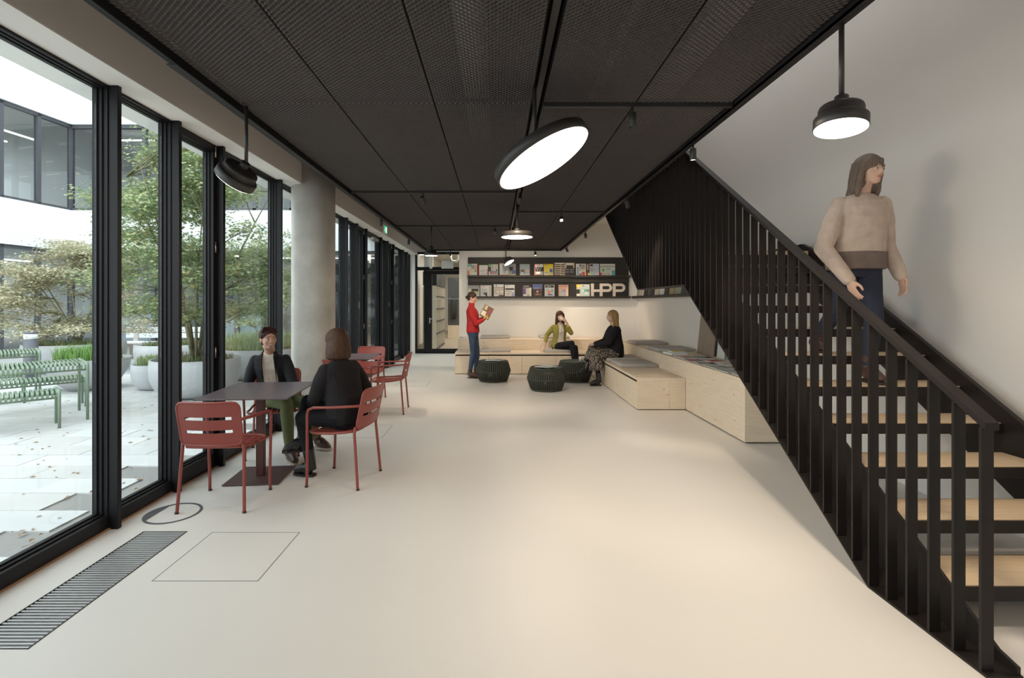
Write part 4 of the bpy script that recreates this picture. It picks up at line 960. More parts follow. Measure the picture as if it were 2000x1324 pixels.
for x, y, c, nm, rz in MS:
    flat(x, y, .686, .23, .30, .008, c, '%s magazine lying %s on the tall side step' % (nm, 'nearest the stairs' if y < 6 else ('halfway along' if y < 7 else 'near the books')), rz, 'magazine', 'magazines lying on the side step',
         ((.1, .9, .75, .9, WHT), (.12, .6, .15, .6, random.choice((SKY, BEI, LGR, RED)))))
def papers(x, y, z, lst, w):
    for i, (dx, dy, rz, c, nm) in enumerate(lst):
        flat(x+dx, y+dy, z+i*.0065, .21, .29, .006, c, '%s %s' % (nm, w), rz, 'magazine', 'magazines on the poufs', ((.1, .8, .1, .5, SKY),))
papers(.86, 8.64, .3955, [(-.03, 0, .9, WHT, 'bottom white magazine'), (.05, .03, .3, LGR, 'middle grey magazine'), (-.02, -.02, -.5, (.65, .68, .7), 'top pale magazine')], 'of the pile on the nearest pouf')
papers(-.065, 9.62, .3955, [(0, .02, 1.4, WHT, 'white magazine'), (.04, -.02, 1.1, (.5, .58, .62), 'pale blue magazine')], 'lying on the pouf by the woman in red')
def cup(x, y, z, label):
    t = empty('cup', (x, y, z), label=label, cat='cup')
    MB().lathe([(0, 0), (.022, 0), (.034, .05), (.037, .075), (.034, .075), (.031, .05), (.02, .006), (0, .006)], 20).build('body', m_white, t)
    MB().tube([(.034, 0, .06), (.052, 0, .055), (.054, 0, .035), (.031, 0, .022)], .004, 6).build('handle', m_white, t)
cup(1.60, 9.52, .396, 'white cup standing on the pouf by the blonde woman')
flat(-.77, 11.5, .686, .2, .28, .03, WHT, 'white leaflets at the left end of the back step', .1, 'magazine', None, ((.1, .4, .1, .9, BLU),))
# ================================================================== PEOPLE
def remesh(mb, name, m, vox, parent=None, smooth=6, ratio=None, disp=0):
    me = mb.mesh('tmp'); o = bpy.data.objects.new('tmp', me); C.objects.link(o)
    r = o.modifiers.new('r', 'REMESH'); r.mode = 'VOXEL'; r.voxel_size = vox; r.use_smooth_shade = True
    if smooth: s_ = o.modifiers.new('s', 'SMOOTH'); s_.factor = .5; s_.iterations = smooth
    if disp:
        tx = bpy.data.textures.new('t', 'CLOUDS'); tx.noise_scale = .05
        d = o.modifiers.new('d', 'DISPLACE'); d.texture = tx; d.strength = disp; d.mid_level = .5; d.texture_coords = 'LOCAL'
    if ratio: d = o.modifiers.new('d2', 'DECIMATE'); d.ratio = ratio
    dg = bpy.context.evaluated_depsgraph_get(); me2 = bpy.data.meshes.new_from_object(o.evaluated_get(dg))
    C.objects.unlink(o); bpy.data.objects.remove(o)
    me2.name = name; me2.materials.clear(); me2.materials.append(m)
    me2.polygons.foreach_set('use_smooth', [True]*len(me2.polygons))
    n = bpy.data.objects.new(name, me2); C.objects.link(n)
    if parent is not None: n.parent = parent
    return n
def limb(mb, a, b, ra, rb, n=14, rm=None):
    a, b = V(a), V(b); m_ = a.lerp(b, .35)
    mb.tube([a, m_, b], [ra, rm if rm else ra*.62+rb*.38, rb], n); mb.ell(a, (ra,)*3, n=n, m=8); mb.ell(b, (rb,)*3, n=n, m=8)
def loft(mb, secs, n=24):
    vs = []; k = len(secs)
    for (c, u, v) in secs:
        for j in range(n):
            a = 2*PI*j/n; ca, sa = math.cos(a), math.sin(a)
            vs.append(V(c)+V(u)*(abs(ca)**.9*(1 if ca > 0 else -1))+V(v)*(abs(sa)**.9*(1 if sa > 0 else -1)))
    fs = [(i*n+j, i*n+(j+1) % n, (i+1)*n+(j+1) % n, (i+1)*n+j) for i in range(k-1) for j in range(n)]
    mb.add(vs, fs, True); m0 = len(mb.v)-len(vs)
    mb.f += [[m0+j for j in range(n)][::-1], [m0+(k-1)*n+j for j in range(n)]]; mb.sm += [True, True]
def hand(mb, wr, d, pn, curl=.5, side=1, r=.0085):
    """wr wrist, d direction of the hand, pn palm normal, side +1/-1 where the thumb sits"""
    wr, d, pn = V(wr), V(d).normalized(), V(pn); pn = (pn-d*pn.dot(d)).normalized(); s = d.cross(pn)*side
    R = M4((s, d, pn)).transposed()
    mb.ell(wr+d*.048, (.040, .052, .015), R.to_3x3() if hasattr(R, 'to_3x3') else R, 14, 8)
    mb.tube([wr-d*.03, wr+d*.02], [.024, .026], 10, flat=(1, 1))
    for i, (o, L) in enumerate(((.030, .066), (.010, .075), (-.011, .070), (-.031, .055))):
        p0 = wr+d*.082+s*o*.9; sp = d+s*o*3.0
        sp.normalize(); p1 = p0+(sp*math.cos(curl*.5)+pn*math.sin(curl*.5))*L*.42
        p2 = p1+(sp*math.cos(curl*1.2)+pn*math.sin(curl*1.2))*L*.33; p3 = p2+(sp*math.cos(curl*1.9)+pn*math.sin(curl*1.9))*L*.25
        mb.tube([wr+d*.05+s*o*.7, p0, p1, p2, p3], [r, r*1.08, r, r*.92, r*.75], 8); mb.ell(p3, (r*.75,)*3, n=8, m=6)
    t0 = wr+d*.02+s*.02; t1 = wr+d*.045+s*.048+pn*.008; t2 = wr+d*.072+s*.056+pn*(.012+.02*curl); t3 = t2+d*.022+pn*.012*curl-s*.004
    mb.tube([t0, t1, t2, t3], [.013, .0115, .010, .0085], 8); mb.ell(t3, (.0085,)*3, n=8, m=6)
m_skin = mat('skin', (.56, .33, .24), .5, var=.06, vscale=12); m_skin2 = mat('skin_fair', (.62, .40, .30), .5, var=.05, vscale=12)
m_eyew = mat('eye_white', (.8, .78, .75), .3); m_iris = mat('iris', (.05, .03, .02), .2); m_lip = mat('lips', (.42, .14, .12), .45); m_teeth = mat('teeth', (.8, .77, .72), .3)
def hairmat(name, c, c2):
    m = bpy.data.materials.new(name); m.use_nodes = True; nt = m.node_tree; b = nt.nodes['Principled BSDF']; N = nt.nodes.new; L = nt.links.new
    tc = N('ShaderNodeTexCoord'); mp = N('ShaderNodeMapping'); mp.inputs['Scale'].default_value = (90, 90, 7); L(tc.outputs['Object'], mp.inputs['Vector'])
    n = N('ShaderNodeTexNoise'); n.inputs['Scale'].default_value = 2; n.inputs['Detail'].default_value = 5; L(mp.outputs[0], n.inputs['Vector'])
    r = N('ShaderNodeValToRGB'); r.color_ramp.elements[0].color = (*c2, 1); r.color_ramp.elements[1].color = (*c, 1); r.color_ramp.elements[0].position = .35; r.color_ramp.elements[1].position = .65
    L(n.outputs['Fac'], r.inputs['Fac']); L(r.outputs['Color'], b.inputs['Base Color']); b.inputs['Roughness'].default_value = .55; b.inputs['Specular IOR Level'].default_value = .25
    bp = N('ShaderNodeBump'); bp.inputs['Strength'].default_value = .4; bp.inputs['Distance'].default_value = .004; L(n.outputs['Fac'], bp.inputs['Height']); L(bp.outputs['Normal'], b.inputs['Normal'])
    return m
def cloth(name, c, rough=.85, var=.12, bump=.6): 
    return mat(name, c, rough, spec=.25, var=var, vscale=14, bump=bump, bscale=22)
def person(label, P):
    base = P['base']; t = empty('person', (base[0], base[1], base[2]), label=label, cat='person', group=None)
    O = V(base); rel = lambda p: V(p)-O
    f = V(P['f']).normalized(); up = V((0, 0, 1)); r = f.cross(up).normalized()
    pel, che, hd = rel(P['pelvis']), rel(P['chest']), rel(P['head'])
    hf = V(P.get('hf', P['f'])).normalized(); hr = hf.cross(up).normalized(); hu = hr.cross(hf).normalized()
    vox = P.get('vox', .008); k = P.get('k', 1.0); sw = .147*k
    ax = (che-pel).normalized(); fa = (f-ax*f.dot(ax)).normalized()
    neck = che+ax*.11-fa*.012
    def torso(mb, e, top=True, z0=-.09, w=1.0, hipw=1.0):
        S = [(pel+ax*z0, .13*k+e, .10*k+e, 0), (pel, .168*k*hipw+e, .12*k+e, 0), (pel.lerp(che, .33), .140*k*w+e, .10*k*w+e, 0), (pel.lerp(che, .55), .132*k*w+e, .098*k*w+e, .01), (che-ax*.06, .150*k+e, .112*k+e, .012), (che+ax*.015, .160*k+e, .10*k+e, 0)]
        if top: S += [(che+ax*.055, .150*k+e, .080*k+e, -.005), (che+ax*.085, .095*k+e, .062*k+e, -.01), (neck, .056+e*.5, .054+e*.5, 0)]
        loft(mb, [(c+fa*o, r*a, fa*b) for c, a, b, o in S])
    sh = {}; 
    for s_, K_ in ((1, 'R'), (-1, 'L')):
        sh[K_] = che+ax*.032+r*s_*sw+fa*P.get('sf', 0)
    hip = {'R': pel+r*.088*k-ax*.01, 'L': pel-r*.088*k-ax*.01}
    el = {q: rel(P['elbow'+q]) for q in 'LR'}; wr = {q: rel(P['wrist'+q]) for q in 'LR'}
    kn = {q: rel(P['knee'+q]) for q in 'LR'}; an = {q: rel(P['ankle'+q]) for q in 'LR'}; to = {q: rel(P['toe'+q]) for q in 'LR'}
    # ---- body: one continuous surface
    b = MB(); torso(b, 0)
    b.tube([neck-ax*.05, neck+ (hd-neck)*.35, hd-hu*.05-hf*.02], [.055, .050, .052], 16)
    def hl(x, y, z): return hd+hr*x+hf*y+hu*z
    HR = M4((hr, hf, hu)).transposed()
    HR = HR.to_3x3() if len(HR) == 4 else HR
    b.ell(hl(0, -.012, .025), (.072, .090, .088), HR, 24, 16); b.ell(hl(0, .028, -.015), (.060, .055, .078), HR, 20, 14)
    b.ell(hl(0, .048, -.072), (.036, .032, .026), HR, 14, 10); b.ell(hl(0, .02, -.055), (.052, .05, .035), HR, 16, 10)
    for s_ in (-1, 1):
        b.ell(hl(s_*.034, .050, -.022), (.022, .020, .022), HR, 12, 8); b.ell(hl(s_*.073, -.008, -.010), (.008, .017, .029), HR, 12, 8)
    b.tube([hl(0, .078, .018), hl(0, .093, -.006), hl(0, .098, -.024)], [.008, .010, .012], 10); b.ell(hl(0, .086, -.026), (.017, .012, .009), HR, 12, 8)
    b.ell(hl(0, .077, -.050), (.024, .011, .012), HR, 12, 8)
    for q, s_ in (('R', 1), ('L', -1)):
        limb(b, sh[q], el[q], .046*k, .036*k); limb(b, el[q], wr[q], .037*k, .024*k)
        hp_ = P.get('hand'+q, None); hdv = V(hp_[0]) if hp_ else (wr[q]-el[q]); pn = V(hp_[1]) if hp_ else V((0, 0, -1))
        hand(b, wr[q], hdv, pn, hp_[2] if hp_ else .5, hp_[3] if hp_ else s_)
        limb(b, hip[q], kn[q], .080*k, .052*k); limb(b, kn[q], an[q], .052*k, .034*k, rm=.051*k)
        fd = (to[q]-an[q]); b.tube([an[q], an[q]+fd*.5, to[q]], [.034, .032, .024], 12)
    remesh(b, 'body', P.get('skin', m_skin), vox, t, 3)
    # ---- face
    for s_ in (-1, 1):
        MB().ell(hl(s_*.031, .0745, .006), (.0125, .008, .0065), HR, 14, 8).build('eye', m_eyew, t)
        MB().ell(hl(s_*.031, .0800, .006), (.0058, .004, .0060), HR, 12, 8).build('iris', m_iris, t)
        MB().tube([hl(s_*.016, .0865, .0275), hl(s_*.031, .0855, .0315), hl(s_*.048, .070, .0245)], [.0022, .0024, .0014], 6).build('eyebrow', P['hairm'], t)
        MB().tube([hl(s_*.018, .0820, .0115), hl(s_*.031, .0835, .0145), hl(s_*.045, .072, .0095)], [.0018, .0024, .0015], 6).build('eyelid', P.get('skin', m_skin) if not P.get('lash') else P['hairm'], t)
    if P.get('smile'):
        MB().tube([hl(-.030, .072, -.042), hl(-.014, .0865, -.053), hl(0, .0900, -.055), hl(.014, .0865, -.053), hl(.030, .072, -.042)], [.002, .0062, .0072, .0062, .002], 8).build('mouth', m_lip, t)
        MB().tube([hl(-.018, .0855, -.0475), hl(0, .0945, -.0515), hl(.018, .0855, -.0475)], [.0025, .0056, .0025], 8).build('teeth', m_teeth, t)
    else:
        MB().tube([hl(-.021, .078, -.049), hl(-.01, .0875, -.050), hl(0, .0895, -.051), hl(.01, .0875, -.050), hl(.021, .078, -.049)], [.002, .0045, .0055, .0045, .002], 8).build('mouth', m_lip, t)
    # ---- hair
    h = MB(); st_ = P['hair']
    if st_ == 'short':
        h.ell(hl(0, -.022, .042), (.083, .094, .086), HR, 24, 16); h.ell(hl(0, -.055, -.01), (.070, .052, .065), HR, 18, 12)
        rr = random.Random(5)
        for i in range(46):
            a = rr.uniform(-1.3, 1.3); c_ = rr.uniform(-.3, 1.25); p0 = hl(.078*math.sin(a)*math.cos(c_*.5), .055*math.cos(c_)-.02, .055+.066*math.cos(a)*abs(math.cos(c_*.3)))
            p1 = p0+hr*rr.uniform(-.012, .03)+hf*rr.uniform(.0, .032)+hu*rr.uniform(-.006, .020); h.tube([p0, p1], [.011, .003], 6)
        for s_ in (-1, 1): h.ell(hl(s_*.062, .012, .035), (.018, .022, .03), n=12, m=8)
        remesh(h, 'hair', P['hairm'], .005, t, 1)
    elif st_ == 'bob':
        h.ell(hl(0, -.018, .038), (.094, .108, .094), HR, 24, 16); h.ell(hl(0, -.040, -.03), (.090, .086, .12), HR, 22, 14)
        loft(h, [(hl(0, -.03, .055), hr*.082, hf*.088), (hl(0, -.034, -.02), hr*.102, hf*.098), (hl(0, -.036, -.08), hr*.112, hf*.094), (hl(0, -.036, -.125), hr*.108, hf*.084), (hl(0, -.034, -.142), hr*.088, hf*.066)])
        remesh(h, 'hair', P['hairm'], .006, t, 3)
    elif st_ == 'bun':
        h.ell(hl(0, -.022, .036), (.082, .096, .086), HR, 24, 16); h.ell(hl(0, -.055, -.02), (.066, .050, .06), HR, 18, 12); h.ell(hl(0, -.115, -.02), (.034, .032, .034), HR, 14, 10)
        remesh(h, 'hair', P['hairm'], .007, t, 2)
    else:
        h.ell(hl(0, -.020, .036), (.086, .098, .088), HR, 24, 16)
        Ld = P.get('hairlen', .22)
        loft(h, [(hl(0, -.04, .06), hr*.082, hf*.08), (hl(0, -.045, -.03), hr*.090, hf*.078), (hl(0, -.055, -.12), hr*.096, hf*.062), (hl(0, -.07, -.12-Ld*.5), hr*.100, hf*.048), (hl(0, -.075, -.12-Ld), hr*.07, hf*.03)])
        for s_ in (-1, 1): h.tube([hl(s_*.045, .045, .085), hl(s_*.078, .02, .03), hl(s_*.085, .004, -.06), hl(s_*.088, .0, -.14), hl(s_*.085, .005, -.14-Ld*.55)], [.012, .018, .022, .022, .008], 10)
        remesh(h, 'hair', P['hairm'], .007, t, 2, disp=.008)
    # ---- clothes
    e = P.get('ease', .012)
    tp = MB()
    if P.get('open'):    # jacket open at the front over a shirt
        s_ = MB(); torso(s_, .004, z0=-.02); remesh(s_, 'shirt', P['shirtm'], vox, t, 3)
    torso(tp, e, top=not P.get('open'), z0=P.get('hem', -.05), w=P.get('w', 1.02))
    if P.get('open'):
        for (c_, a_, b_, o_) in (): pass
    for q in 'LR':
        limb(tp, sh[q], el[q], .043*k+e*.8, .042*k+e*.8, rm=.048*k+e)
        wv = el[q].lerp(wr[q], P.get('sleeve', .96)); limb(tp, el[q], wv, .043*k+e*.8, .032*k+e*.6)
        tp.ell(sh[q]+(neck-sh[q])*.3-ax*.012, (.05, .05, .036), n=14, m=10)
    if P.get('turtle'): tp.tube([neck-ax*.04, neck+(hd-neck)*.45], [.064, .058], 16)
    if P.get('open'):
        cut = []
        o = None
        # build the closed jacket then remove a V wedge of faces at the front
        loft(tp, [(che+ax*.0, r*(.16*k+e), fa*(.10*k+e)), (che+ax*.055, r*(.150*k+e), fa*(.080*k+e)), (che+ax*.09, r*.085, fa*.068), (neck+ax*.01, r*.066, fa*.062)])
        o = remesh(tp, P.get('topname', 'jacket'), P['topm'], vox, t, 3)
        bm = bmesh.new(); bm.from_mesh(o.data); L_ = (neck-pel).length; bad = []
        for fc in bm.faces:
            c = fc.calc_center_median()-pel; zz = c.dot(ax); xx = c.dot(r)-zz*ax.dot(r); yy = c.dot(fa)
            if yy > .02 and -.06 < zz < L_+.1:
                wd = P['open'] if zz > P.get('vlow', .05) else P['open']*.6
                wd = wd*(1+.15*math.sin(zz*9))
                if abs(xx-P.get('opx', 0)) < wd: bad.append(fc)
            elif zz > (neck-pel).dot(ax)-.015 and yy > -.03 and abs(xx) < .06: bad.append(fc)
        bmesh.ops.delete(bm, geom=bad, context='FACES')
        for v in bm.verts:
            if v.is_boundary:
                c = v.co-pel; zz = c.dot(ax); xx = c.dot(r)-zz*ax.dot(r)-P.get('opx', 0)
                wd = (P['open'] if zz > P.get('vlow', .05) else P['open']*.6)*(1+.15*math.sin(zz*9))
                if c.dot(fa) > .02 and abs(abs(xx)-wd) < .012 and zz < (che-pel).length+.04: v.co += r*((wd if xx > 0 else -wd)-xx)
        bm.to_mesh(o.data); bm.free()
        sl = o.modifiers.new('thickness', 'SOLIDIFY'); sl.thickness = .006; sl.offset = -1
        # lapels along the opening
        for s_ in (-1, 1):
            ox = P.get('opx', 0)
            pts = [neck+r*s_*.058+ax*.012-fa*.01, che+ax*.06+r*(s_*.058+ox)+fa*.088, che-ax*.02+r*(s_*P['open']*1.0+ox)+fa*.128, pel.lerp(che, .45)+r*(s_*P['open']*.95+ox)+fa*.122]
            mb = MB(); mb.tube(pts, [.012, .017, .014, .003], 8, flat=(1, .5)); mb.build('lapel', P['topm'], o)
    else:
        remesh(tp, P.get('topname', 'sweater'), P['topm'], vox, t, 3, disp=.006)
    bt = MB()
    loft(bt, [(pel-ax*.10, r*.125*k, fa*.105*k), (pel, r*(.172*k+.004), fa*(.124*k+.004)), (pel+ax*.09, r*(.148*k+.004), fa*(.108*k+.004))])
    for q in 'LR':
        limb(bt, hip[q], kn[q], .083*k+.006, .056*k+.006)
        ap = kn[q].lerp(an[q], P.get('leglen', .92)); limb(bt, kn[q], ap, .056*k+.006, P.get('cuff', .042)*k+.004, rm=.054*k+.006)
    remesh(bt, 'trousers', P['botm'], vox, t, 3, disp=.005)
    if P.get('skirt'):
        sk = MB(); kc = (kn['L']+kn['R'])/2
        S = [(pel+ax*.10, r*.15, fa*.115), (pel, r*.19, fa*.14)]
        sk_ = []
        for c_, u, v in S: sk_.append((c_, u, v))
        loft(sk, sk_); 
        for q in 'LR':
            sk.tube([hip[q], kn[q]], [.11, .085], 16); sk.ell(kn[q], (.088,)*3)
            sk.tube([kn[q], kn[q].lerp(an[q], .62)+V((.02, 0, 0))], [.088, .115], 16)
        sk.tube([kc, kc+V(P['skirt'])], [.11, .16], 18)
        remesh(sk, 'skirt', P['skirtm'], vox, t, 4, disp=.012)
    for q in 'LR':
        fd = to[q]-an[q]; fl_ = V((fd.x, fd.y, fd.z)); shm = MB(); L_ = fd.length
        dn = V((0, 0, -1)); dd = fd.normalized(); shin = (kn[q]-an[q]).normalized()
        sole = -shin if P.get('solealong') else dn
        heel = an[q]-dd*.025; 
        bh = P.get('boot', .10)
        shm.tube([an[q]+shin*bh, an[q]+shin*.02, an[q]-shin*.045], [.045*k+.006, .044, .040], 14)
        ball = an[q]+fd*.78; shm.ell(an[q]+fd*.28-shin*.035, (.045, .045, .035), n=14, m=8); shm.tube([an[q]-shin*.02, an[q]+fd*.45, to[q]], [.050, .045, .034], 14); shm.ell(to[q], (.034, .034, .026), n=14, m=8)
        so_ = remesh(shm, 'shoe', P['shoem'], .006, t, 2)
        side_ = fd.cross(shin).normalized(); n_ = fd.cross(side_).normalized()
        n_ = -n_ if n_.dot(shin) > 0 else n_
        a0 = an[q]-dd*.038; z_ = 0.052
        pr = [(-.0, .030), (.06, .036), (L_*.62, .040), (L_+.02, .034), (L_+.058, .016)]
        top_ = []
        fdir = (fd-shin*fd.dot(shin)).normalized() if P.get('solealong') else V((fd.x, fd.y, 0)).normalized()
        side_ = fdir.cross(shin if P.get('solealong') else up).normalized(); nn = fdir.cross(side_).normalized(); nn = -nn if nn.dot(shin) > 0 else nn
        if abs(fd.z) > .02 and not P.get('solealong'): pass
        bot_ = min((an[q]-O*0).dot(-nn), 9)
        low = an[q]+nn*.075
        ring = [low+fdir*(x-.035)+side_*w_ for x, w_ in pr]+[low+fdir*(x-.035)-side_*w_ for x, w_ in pr[::-1]]
        sb = MB(); nR = len(ring); sb.add([p for p in ring]+[p+nn*.022 for p in ring], [list(range(nR)), list(range(nR, 2*nR))[::-1]]+[(i, (i+1) % nR, nR+(i+1) % nR, nR+i) for i in range(nR)])
        sb.build('sole', P.get('solem', m_black), so_)
    return t, rel, hl
H_red = hairmat('hair_reddish_dark', (.085, .03, .028), (.03, .012, .012)); H_brn = hairmat('hair_brown', (.095, .046, .027), (.050, .026, .017))
H_blo = hairmat('hair_blonde', (.50, .32, .14), (.28, .16, .07)); H_drk = hairmat('hair_dark_brown', (.07, .04, .028), (.03, .018, .012)); H_gry = hairmat('hair_grey_brown', (.20, .15, .12), (.12, .09, .07))
m_blz = cloth('blazer_black', (.018, .018, .022)); m_tee = cloth('tee_white', (.66, .60, .53)); m_grt = cloth('trousers_green', (.135, .155, .07)); m_blk = cloth('black_fabric', (.016, .015, .017)); m_blk2 = cloth('black_denim', (.012, .012, .016))
m_brs = mat('brown_leather', (.07, .035, .028), .4); m_bls = mat('black_leather', (.012, .011, .012), .35); m_sole = mat('sole_light', (.4, .34, .28), .7)
Z = .097
person('smiling woman with short dark hair, black blazer and green trousers sitting at table', dict(
    base=(-2.26, 5.05, 0), vox=.006, f=(.30, -.95, 0), hf=(.68, -.73, -.02), pelvis=(-2.26, 5.10, .545), chest=(-2.31, 5.11, .89), head=(-2.30, 5.03, 1.135),
    elbowR=(-2.50, 5.0, .66), wristR=(-2.33, 4.80, .635), elbowL=(-2.03, 5.0, .67), wristL=(-2.12, 4.78, .63), handR=((.6, -.4, -.1), (0, 0, -1), .6, 1), handL=((-.5, -.5, 0), (0, 0, -1), .6, -1),
    kneeR=(-1.98, 4.70, .555), ankleR=(-1.975, 4.76, Z), toeR=(-1.87, 4.63, .045), kneeL=(-1.87, 4.86, .53), ankleL=(-1.84, 5.12, Z+.01), toeL=(-1.72, 5.08, .045),
    hair='short', hairm=H_red, skin=m_skin, smile=1, open=.062, shirtm=m_tee, topm=m_blz, topname='blazer', opx=.012, botm=m_grt, shoem=m_brs, solem=m_sole, boot=.05, leglen=.84, hem=-.08, ease=.013, k=.97))
nk = MB().tube([(-2.33, 4.985, .985), (-2.295, 4.955, .945), (-2.27, 4.945, .925), (-2.262, 4.955, .945), (-2.25, 4.985, .985)], .0015, 5)
person('woman with brown bob in black clothes seen from behind, sitting cross legged', dict(
    base=(-1.3, 4.26, 0), vox=.006, f=(-.80, .60, 0), hf=(-.84, .54, 0), pelvis=(-1.27, 4.27, .54), chest=(-1.345, 4.30, .90), head=(-1.395, 4.33, 1.155),
    elbowL=(-1.53, 4.20, .70), wristL=(-1.60, 4.40, .66), elbowR=(-1.17, 4.52, .70), wristR=(-1.42, 4.62, .67), handL=((-.3, .8, 0), (0, 0, -1), .5, -1), handR=((-.9, .1, 0), (0, 0, -1), .5, 1),
    kneeL=(-1.69, 4.34, .505), ankleL=(-1.61, 4.33, Z), toeL=(-1.74, 4.36, .045), kneeR=(-1.70, 4.50, .615), ankleR=(-1.71, 4.38, .30), toeR=(-1.82, 4.33, .235),
    hair='bob', hairm=H_brn, skin=m_skin, topm=m_blk, topname='blouse', botm=m_blk2, shoem=m_bls, boot=.14, leglen=.75, hem=-.07, ease=.022, w=1.12, k=.98))
m_rsw = cloth('red_knit', (.42, .028, .030)); m_jean = cloth('blue_jeans', (.05, .075, .13)); m_jean2 = cloth('dark_jeans', (.028, .034, .055))
person('woman in red turtleneck and blue jeans standing and holding a magazine', dict(
    base=(-.47, 10.0, 0), f=(.98, -.20, 0), hf=(.95, -.22, -.30), pelvis=(-.475, 10.06, .92), chest=(-.495, 10.03, 1.32), head=(-.485, 10.02, 1.605),
    elbowR=(-.40, 9.88, 1.10), wristR=(-.27, 9.90, 1.17), elbowL=(-.42, 10.24, 1.12), wristL=(-.24, 10.05, 1.20), handR=((.7, .3, .5), (0, .3, 1), .6, 1), handL=((.7, -.4, .5), (0, -.5, 1), .6, -1),
    kneeR=(-.47, 10.0, .50), ankleR=(-.54, 9.98, Z), toeR=(-.40, 9.95, .045), kneeL=(-.40, 10.16, .50), ankleL=(-.43, 10.20, Z), toeL=(-.29, 10.20, .045),
    hair='bun', hairm=H_drk, topm=m_rsw, turtle=1, botm=m_jean, shoem=m_brs, solem=m_brs, boot=.08, hem=-.02, ease=.018, w=1.1, k=.92, cuff=.036))
mg = empty('magazine', (-.20, 9.95, 1.32), math.radians(10), 'opened colourful magazine held by the woman in red', 'magazine')
T_ = M4.Rotation(math.radians(30), 4, 'Y') @ M4.Rotation(math.radians(-12), 4, 'X')
MB().box(-.10, .10, -.006, .006, -.13, .13, T_).build('pages', m_white, mg); MB().box(-.10, .10, -.008, -.006, -.13, .13, T_).build('cover', cm(BRN), mg)
for a in ((-.09, .0, -.1, .0, CRM), (.02, .09, -.05, .1, (.3, .08, .08)), (-.08, -.02, .03, .12, BEI), (.0, .08, -.12, -.07, YEL)): MB().box(a[0], a[1], -.0088, -.008, a[2], a[3], T_).build('cover_print', cm(a[4]), mg)
m_card = cloth('green_cardigan', (.27, .235, .055)); m_blo = cloth('white_blouse', (.68, .63, .56))
person('woman in green cardigan and white blouse drinking from a white cup on the bench', dict(
    base=(1.38, 10.88, .45), f=(.18, -1, 0), hf=(.15, -1, -.02), pelvis=(1.36, 10.90, .565), chest=(1.37, 10.86, .955), head=(1.372, 10.80, 1.215),
    elbowR=(1.10, 10.93, .80), wristR=(1.03, 10.78, .56), elbowL=(1.60, 10.72, .86), wristL=(1.49, 10.64, 1.09), handR=((-.45, -.5, -.55), (0, 0, -1), .2, 1), handL=((-.5, -.1, .5), (-.8, .5, 0), .8, -1),
    kneeR=(1.58, 10.50, .655), ankleR=(1.63, 10.38, .22), toeR=(1.66, 10.27, .15), kneeL=(1.66, 10.54, .56), ankleL=(1.68, 10.42, Z), toeL=(1.72, 10.30, .045),
    hair='long', hairlen=.08, hairm=H_brn, skin=m_skin2, open=.065, shirtm=m_blo, topm=m_card, topname='cardigan', botm=m_blk2, shoem=m_bls, hem=-.08, ease=.013, sleeve=.55, k=.95))
ribbon = MB().tube([(1.385, 10.742, 1.03), (1.375, 10.732, .95), (1.37, 10.728, .82)], [.006, .008, .005], 6).tube([(1.385, 10.742, 1.03), (1.40, 10.732, .95), (1.405, 10.728, .84)], [.006, .008, .005], 6)
rb = ribbon.build('ribbon', m_white); rb.parent = [o for o in C.objects if o.name.startswith('person') and 'cardigan and white' in o.get('label', '')][0]; rb.location = (-1.38, -10.88, -.45)
cup(1.395, 10.685, 1.125, 'white cup held to the mouth of the woman in green')
m_skirt = mat('skirt_floral', (.10, .085, .07), .85, var=.5, vscale=26); m_coat = cloth('black_cardigan', (.014, .013, .015))
nt = m_skirt.node_tree; vn = nt.nodes.new('ShaderNodeTexVoronoi'); vn.inputs['Scale'].default_value = 42; rr_ = nt.nodes.new('ShaderNodeValToRGB')
rr_.color_ramp.elements[0].position = .30; rr_.color_ramp.elements[0].color = (.42, .34, .26, 1); rr_.color_ramp.elements[1].position = .46; rr_.color_ramp.elements[1].color = (.055, .045, .04, 1)
tcn = nt.nodes.new('ShaderNodeTexCoord'); nt.links.new(tcn.outputs['Object'], vn.inputs['Vector']); nt.links.new(vn.outputs['Distance'], rr_.inputs['Fac']); nt.links.new(rr_.outputs['Color'], nt.nodes['Principled BSDF'].inputs['Base Color'])
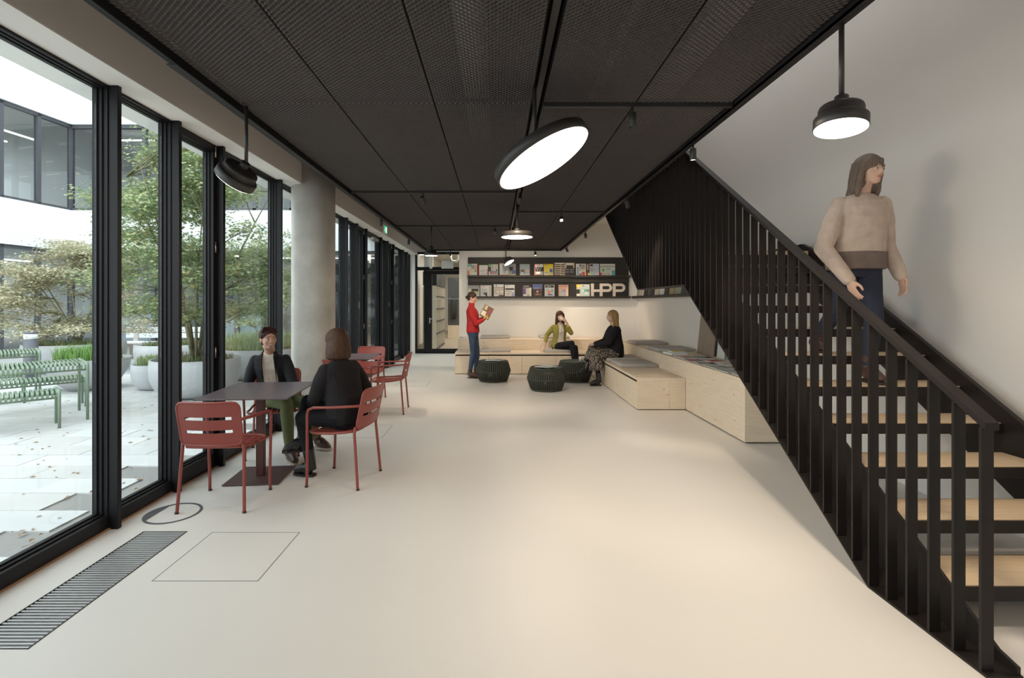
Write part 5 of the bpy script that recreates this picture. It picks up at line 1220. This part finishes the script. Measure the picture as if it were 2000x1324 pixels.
person('blonde woman in long black cardigan and floral skirt sitting on the side bench', dict(
    base=(2.2, 9.2, .45), f=(-1, -.08, 0), hf=(-1, -.02, -.05), pelvis=(2.20, 9.24, .585), chest=(2.16, 9.22, .985), head=(2.125, 9.20, 1.255),
    elbowR=(2.05, 9.42, .78), wristR=(1.84, 9.30, .74), elbowL=(2.03, 9.02, .80), wristL=(1.80, 9.10, .74), handR=((-1, -.2, 0), (0, 0, -1), .6, 1), handL=((-1, .2, 0), (0, 0, -1), .6, -1),
    kneeL=(1.80, 9.12, .57), ankleL=(1.86, 9.06, Z), toeL=(1.72, 9.04, .045), kneeR=(1.78, 9.24, .66), ankleR=(1.63, 9.14, .29), toeR=(1.505, 9.10, .235),
    hair='long', hairlen=.19, hairm=H_blo, skin=m_skin2, topm=m_coat, topname='cardigan', botm=m_blk2, skirt=(.05, -.02, -.34), skirtm=m_skirt, shoem=m_bls, hem=-.10, ease=.03, w=1.2, boot=.13, leglen=.7, k=.98))
m_bsw = cloth('beige_sweater', (.52, .42, .35)); m_band = cloth('brown_hem', (.17, .13, .115))
pt, rel_, _ = person('woman in loose beige sweater and blue jeans walking down the stairs', dict(
    base=(2.66, 3.62, .927), vox=.007, f=(-.12, -1, 0), hf=(.22, -.97, -.12), pelvis=(2.66, 3.70, 1.80), chest=(2.665, 3.66, 2.19), head=(2.69, 3.60, 2.455),
    elbowR=(2.38, 3.64, 1.90), wristR=(2.47, 3.50, 1.66), elbowL=(2.90, 3.72, 1.92), wristL=(2.92, 3.60, 1.69), handR=((.15, -.3, -.9), (1, 0, 0), .4, 1), handL=((0, -.25, -.95), (-1, 0, 0), .5, -1),
    kneeR=(2.58, 3.78, 1.45), ankleR=(2.56, 4.0, 1.11+Z), toeR=(2.54, 3.87, 1.11+.045), kneeL=(2.72, 3.60, 1.38), ankleL=(2.70, 3.64, .927+Z), toeL=(2.69, 3.50, .927+.045),
    hair='long', hairlen=.12, hairm=H_gry, skin=m_skin2, topm=m_bsw, botm=m_jean2, shoem=m_brs, hem=.0, ease=.024, w=1.15, boot=.10, k=.97))
bw = MB(); loft(bw, [(V((0, .08, .82)), V((.196, 0, 0)), V((0, .153, 0))), (V((0, .08, .90)), V((.202, 0, 0)), V((0, .158, 0))), (V((0, .075, .945)), V((.197, 0, 0)), V((0, .153, 0)))])
remesh(bw, 'waistband', m_band, .009, pt, 3)
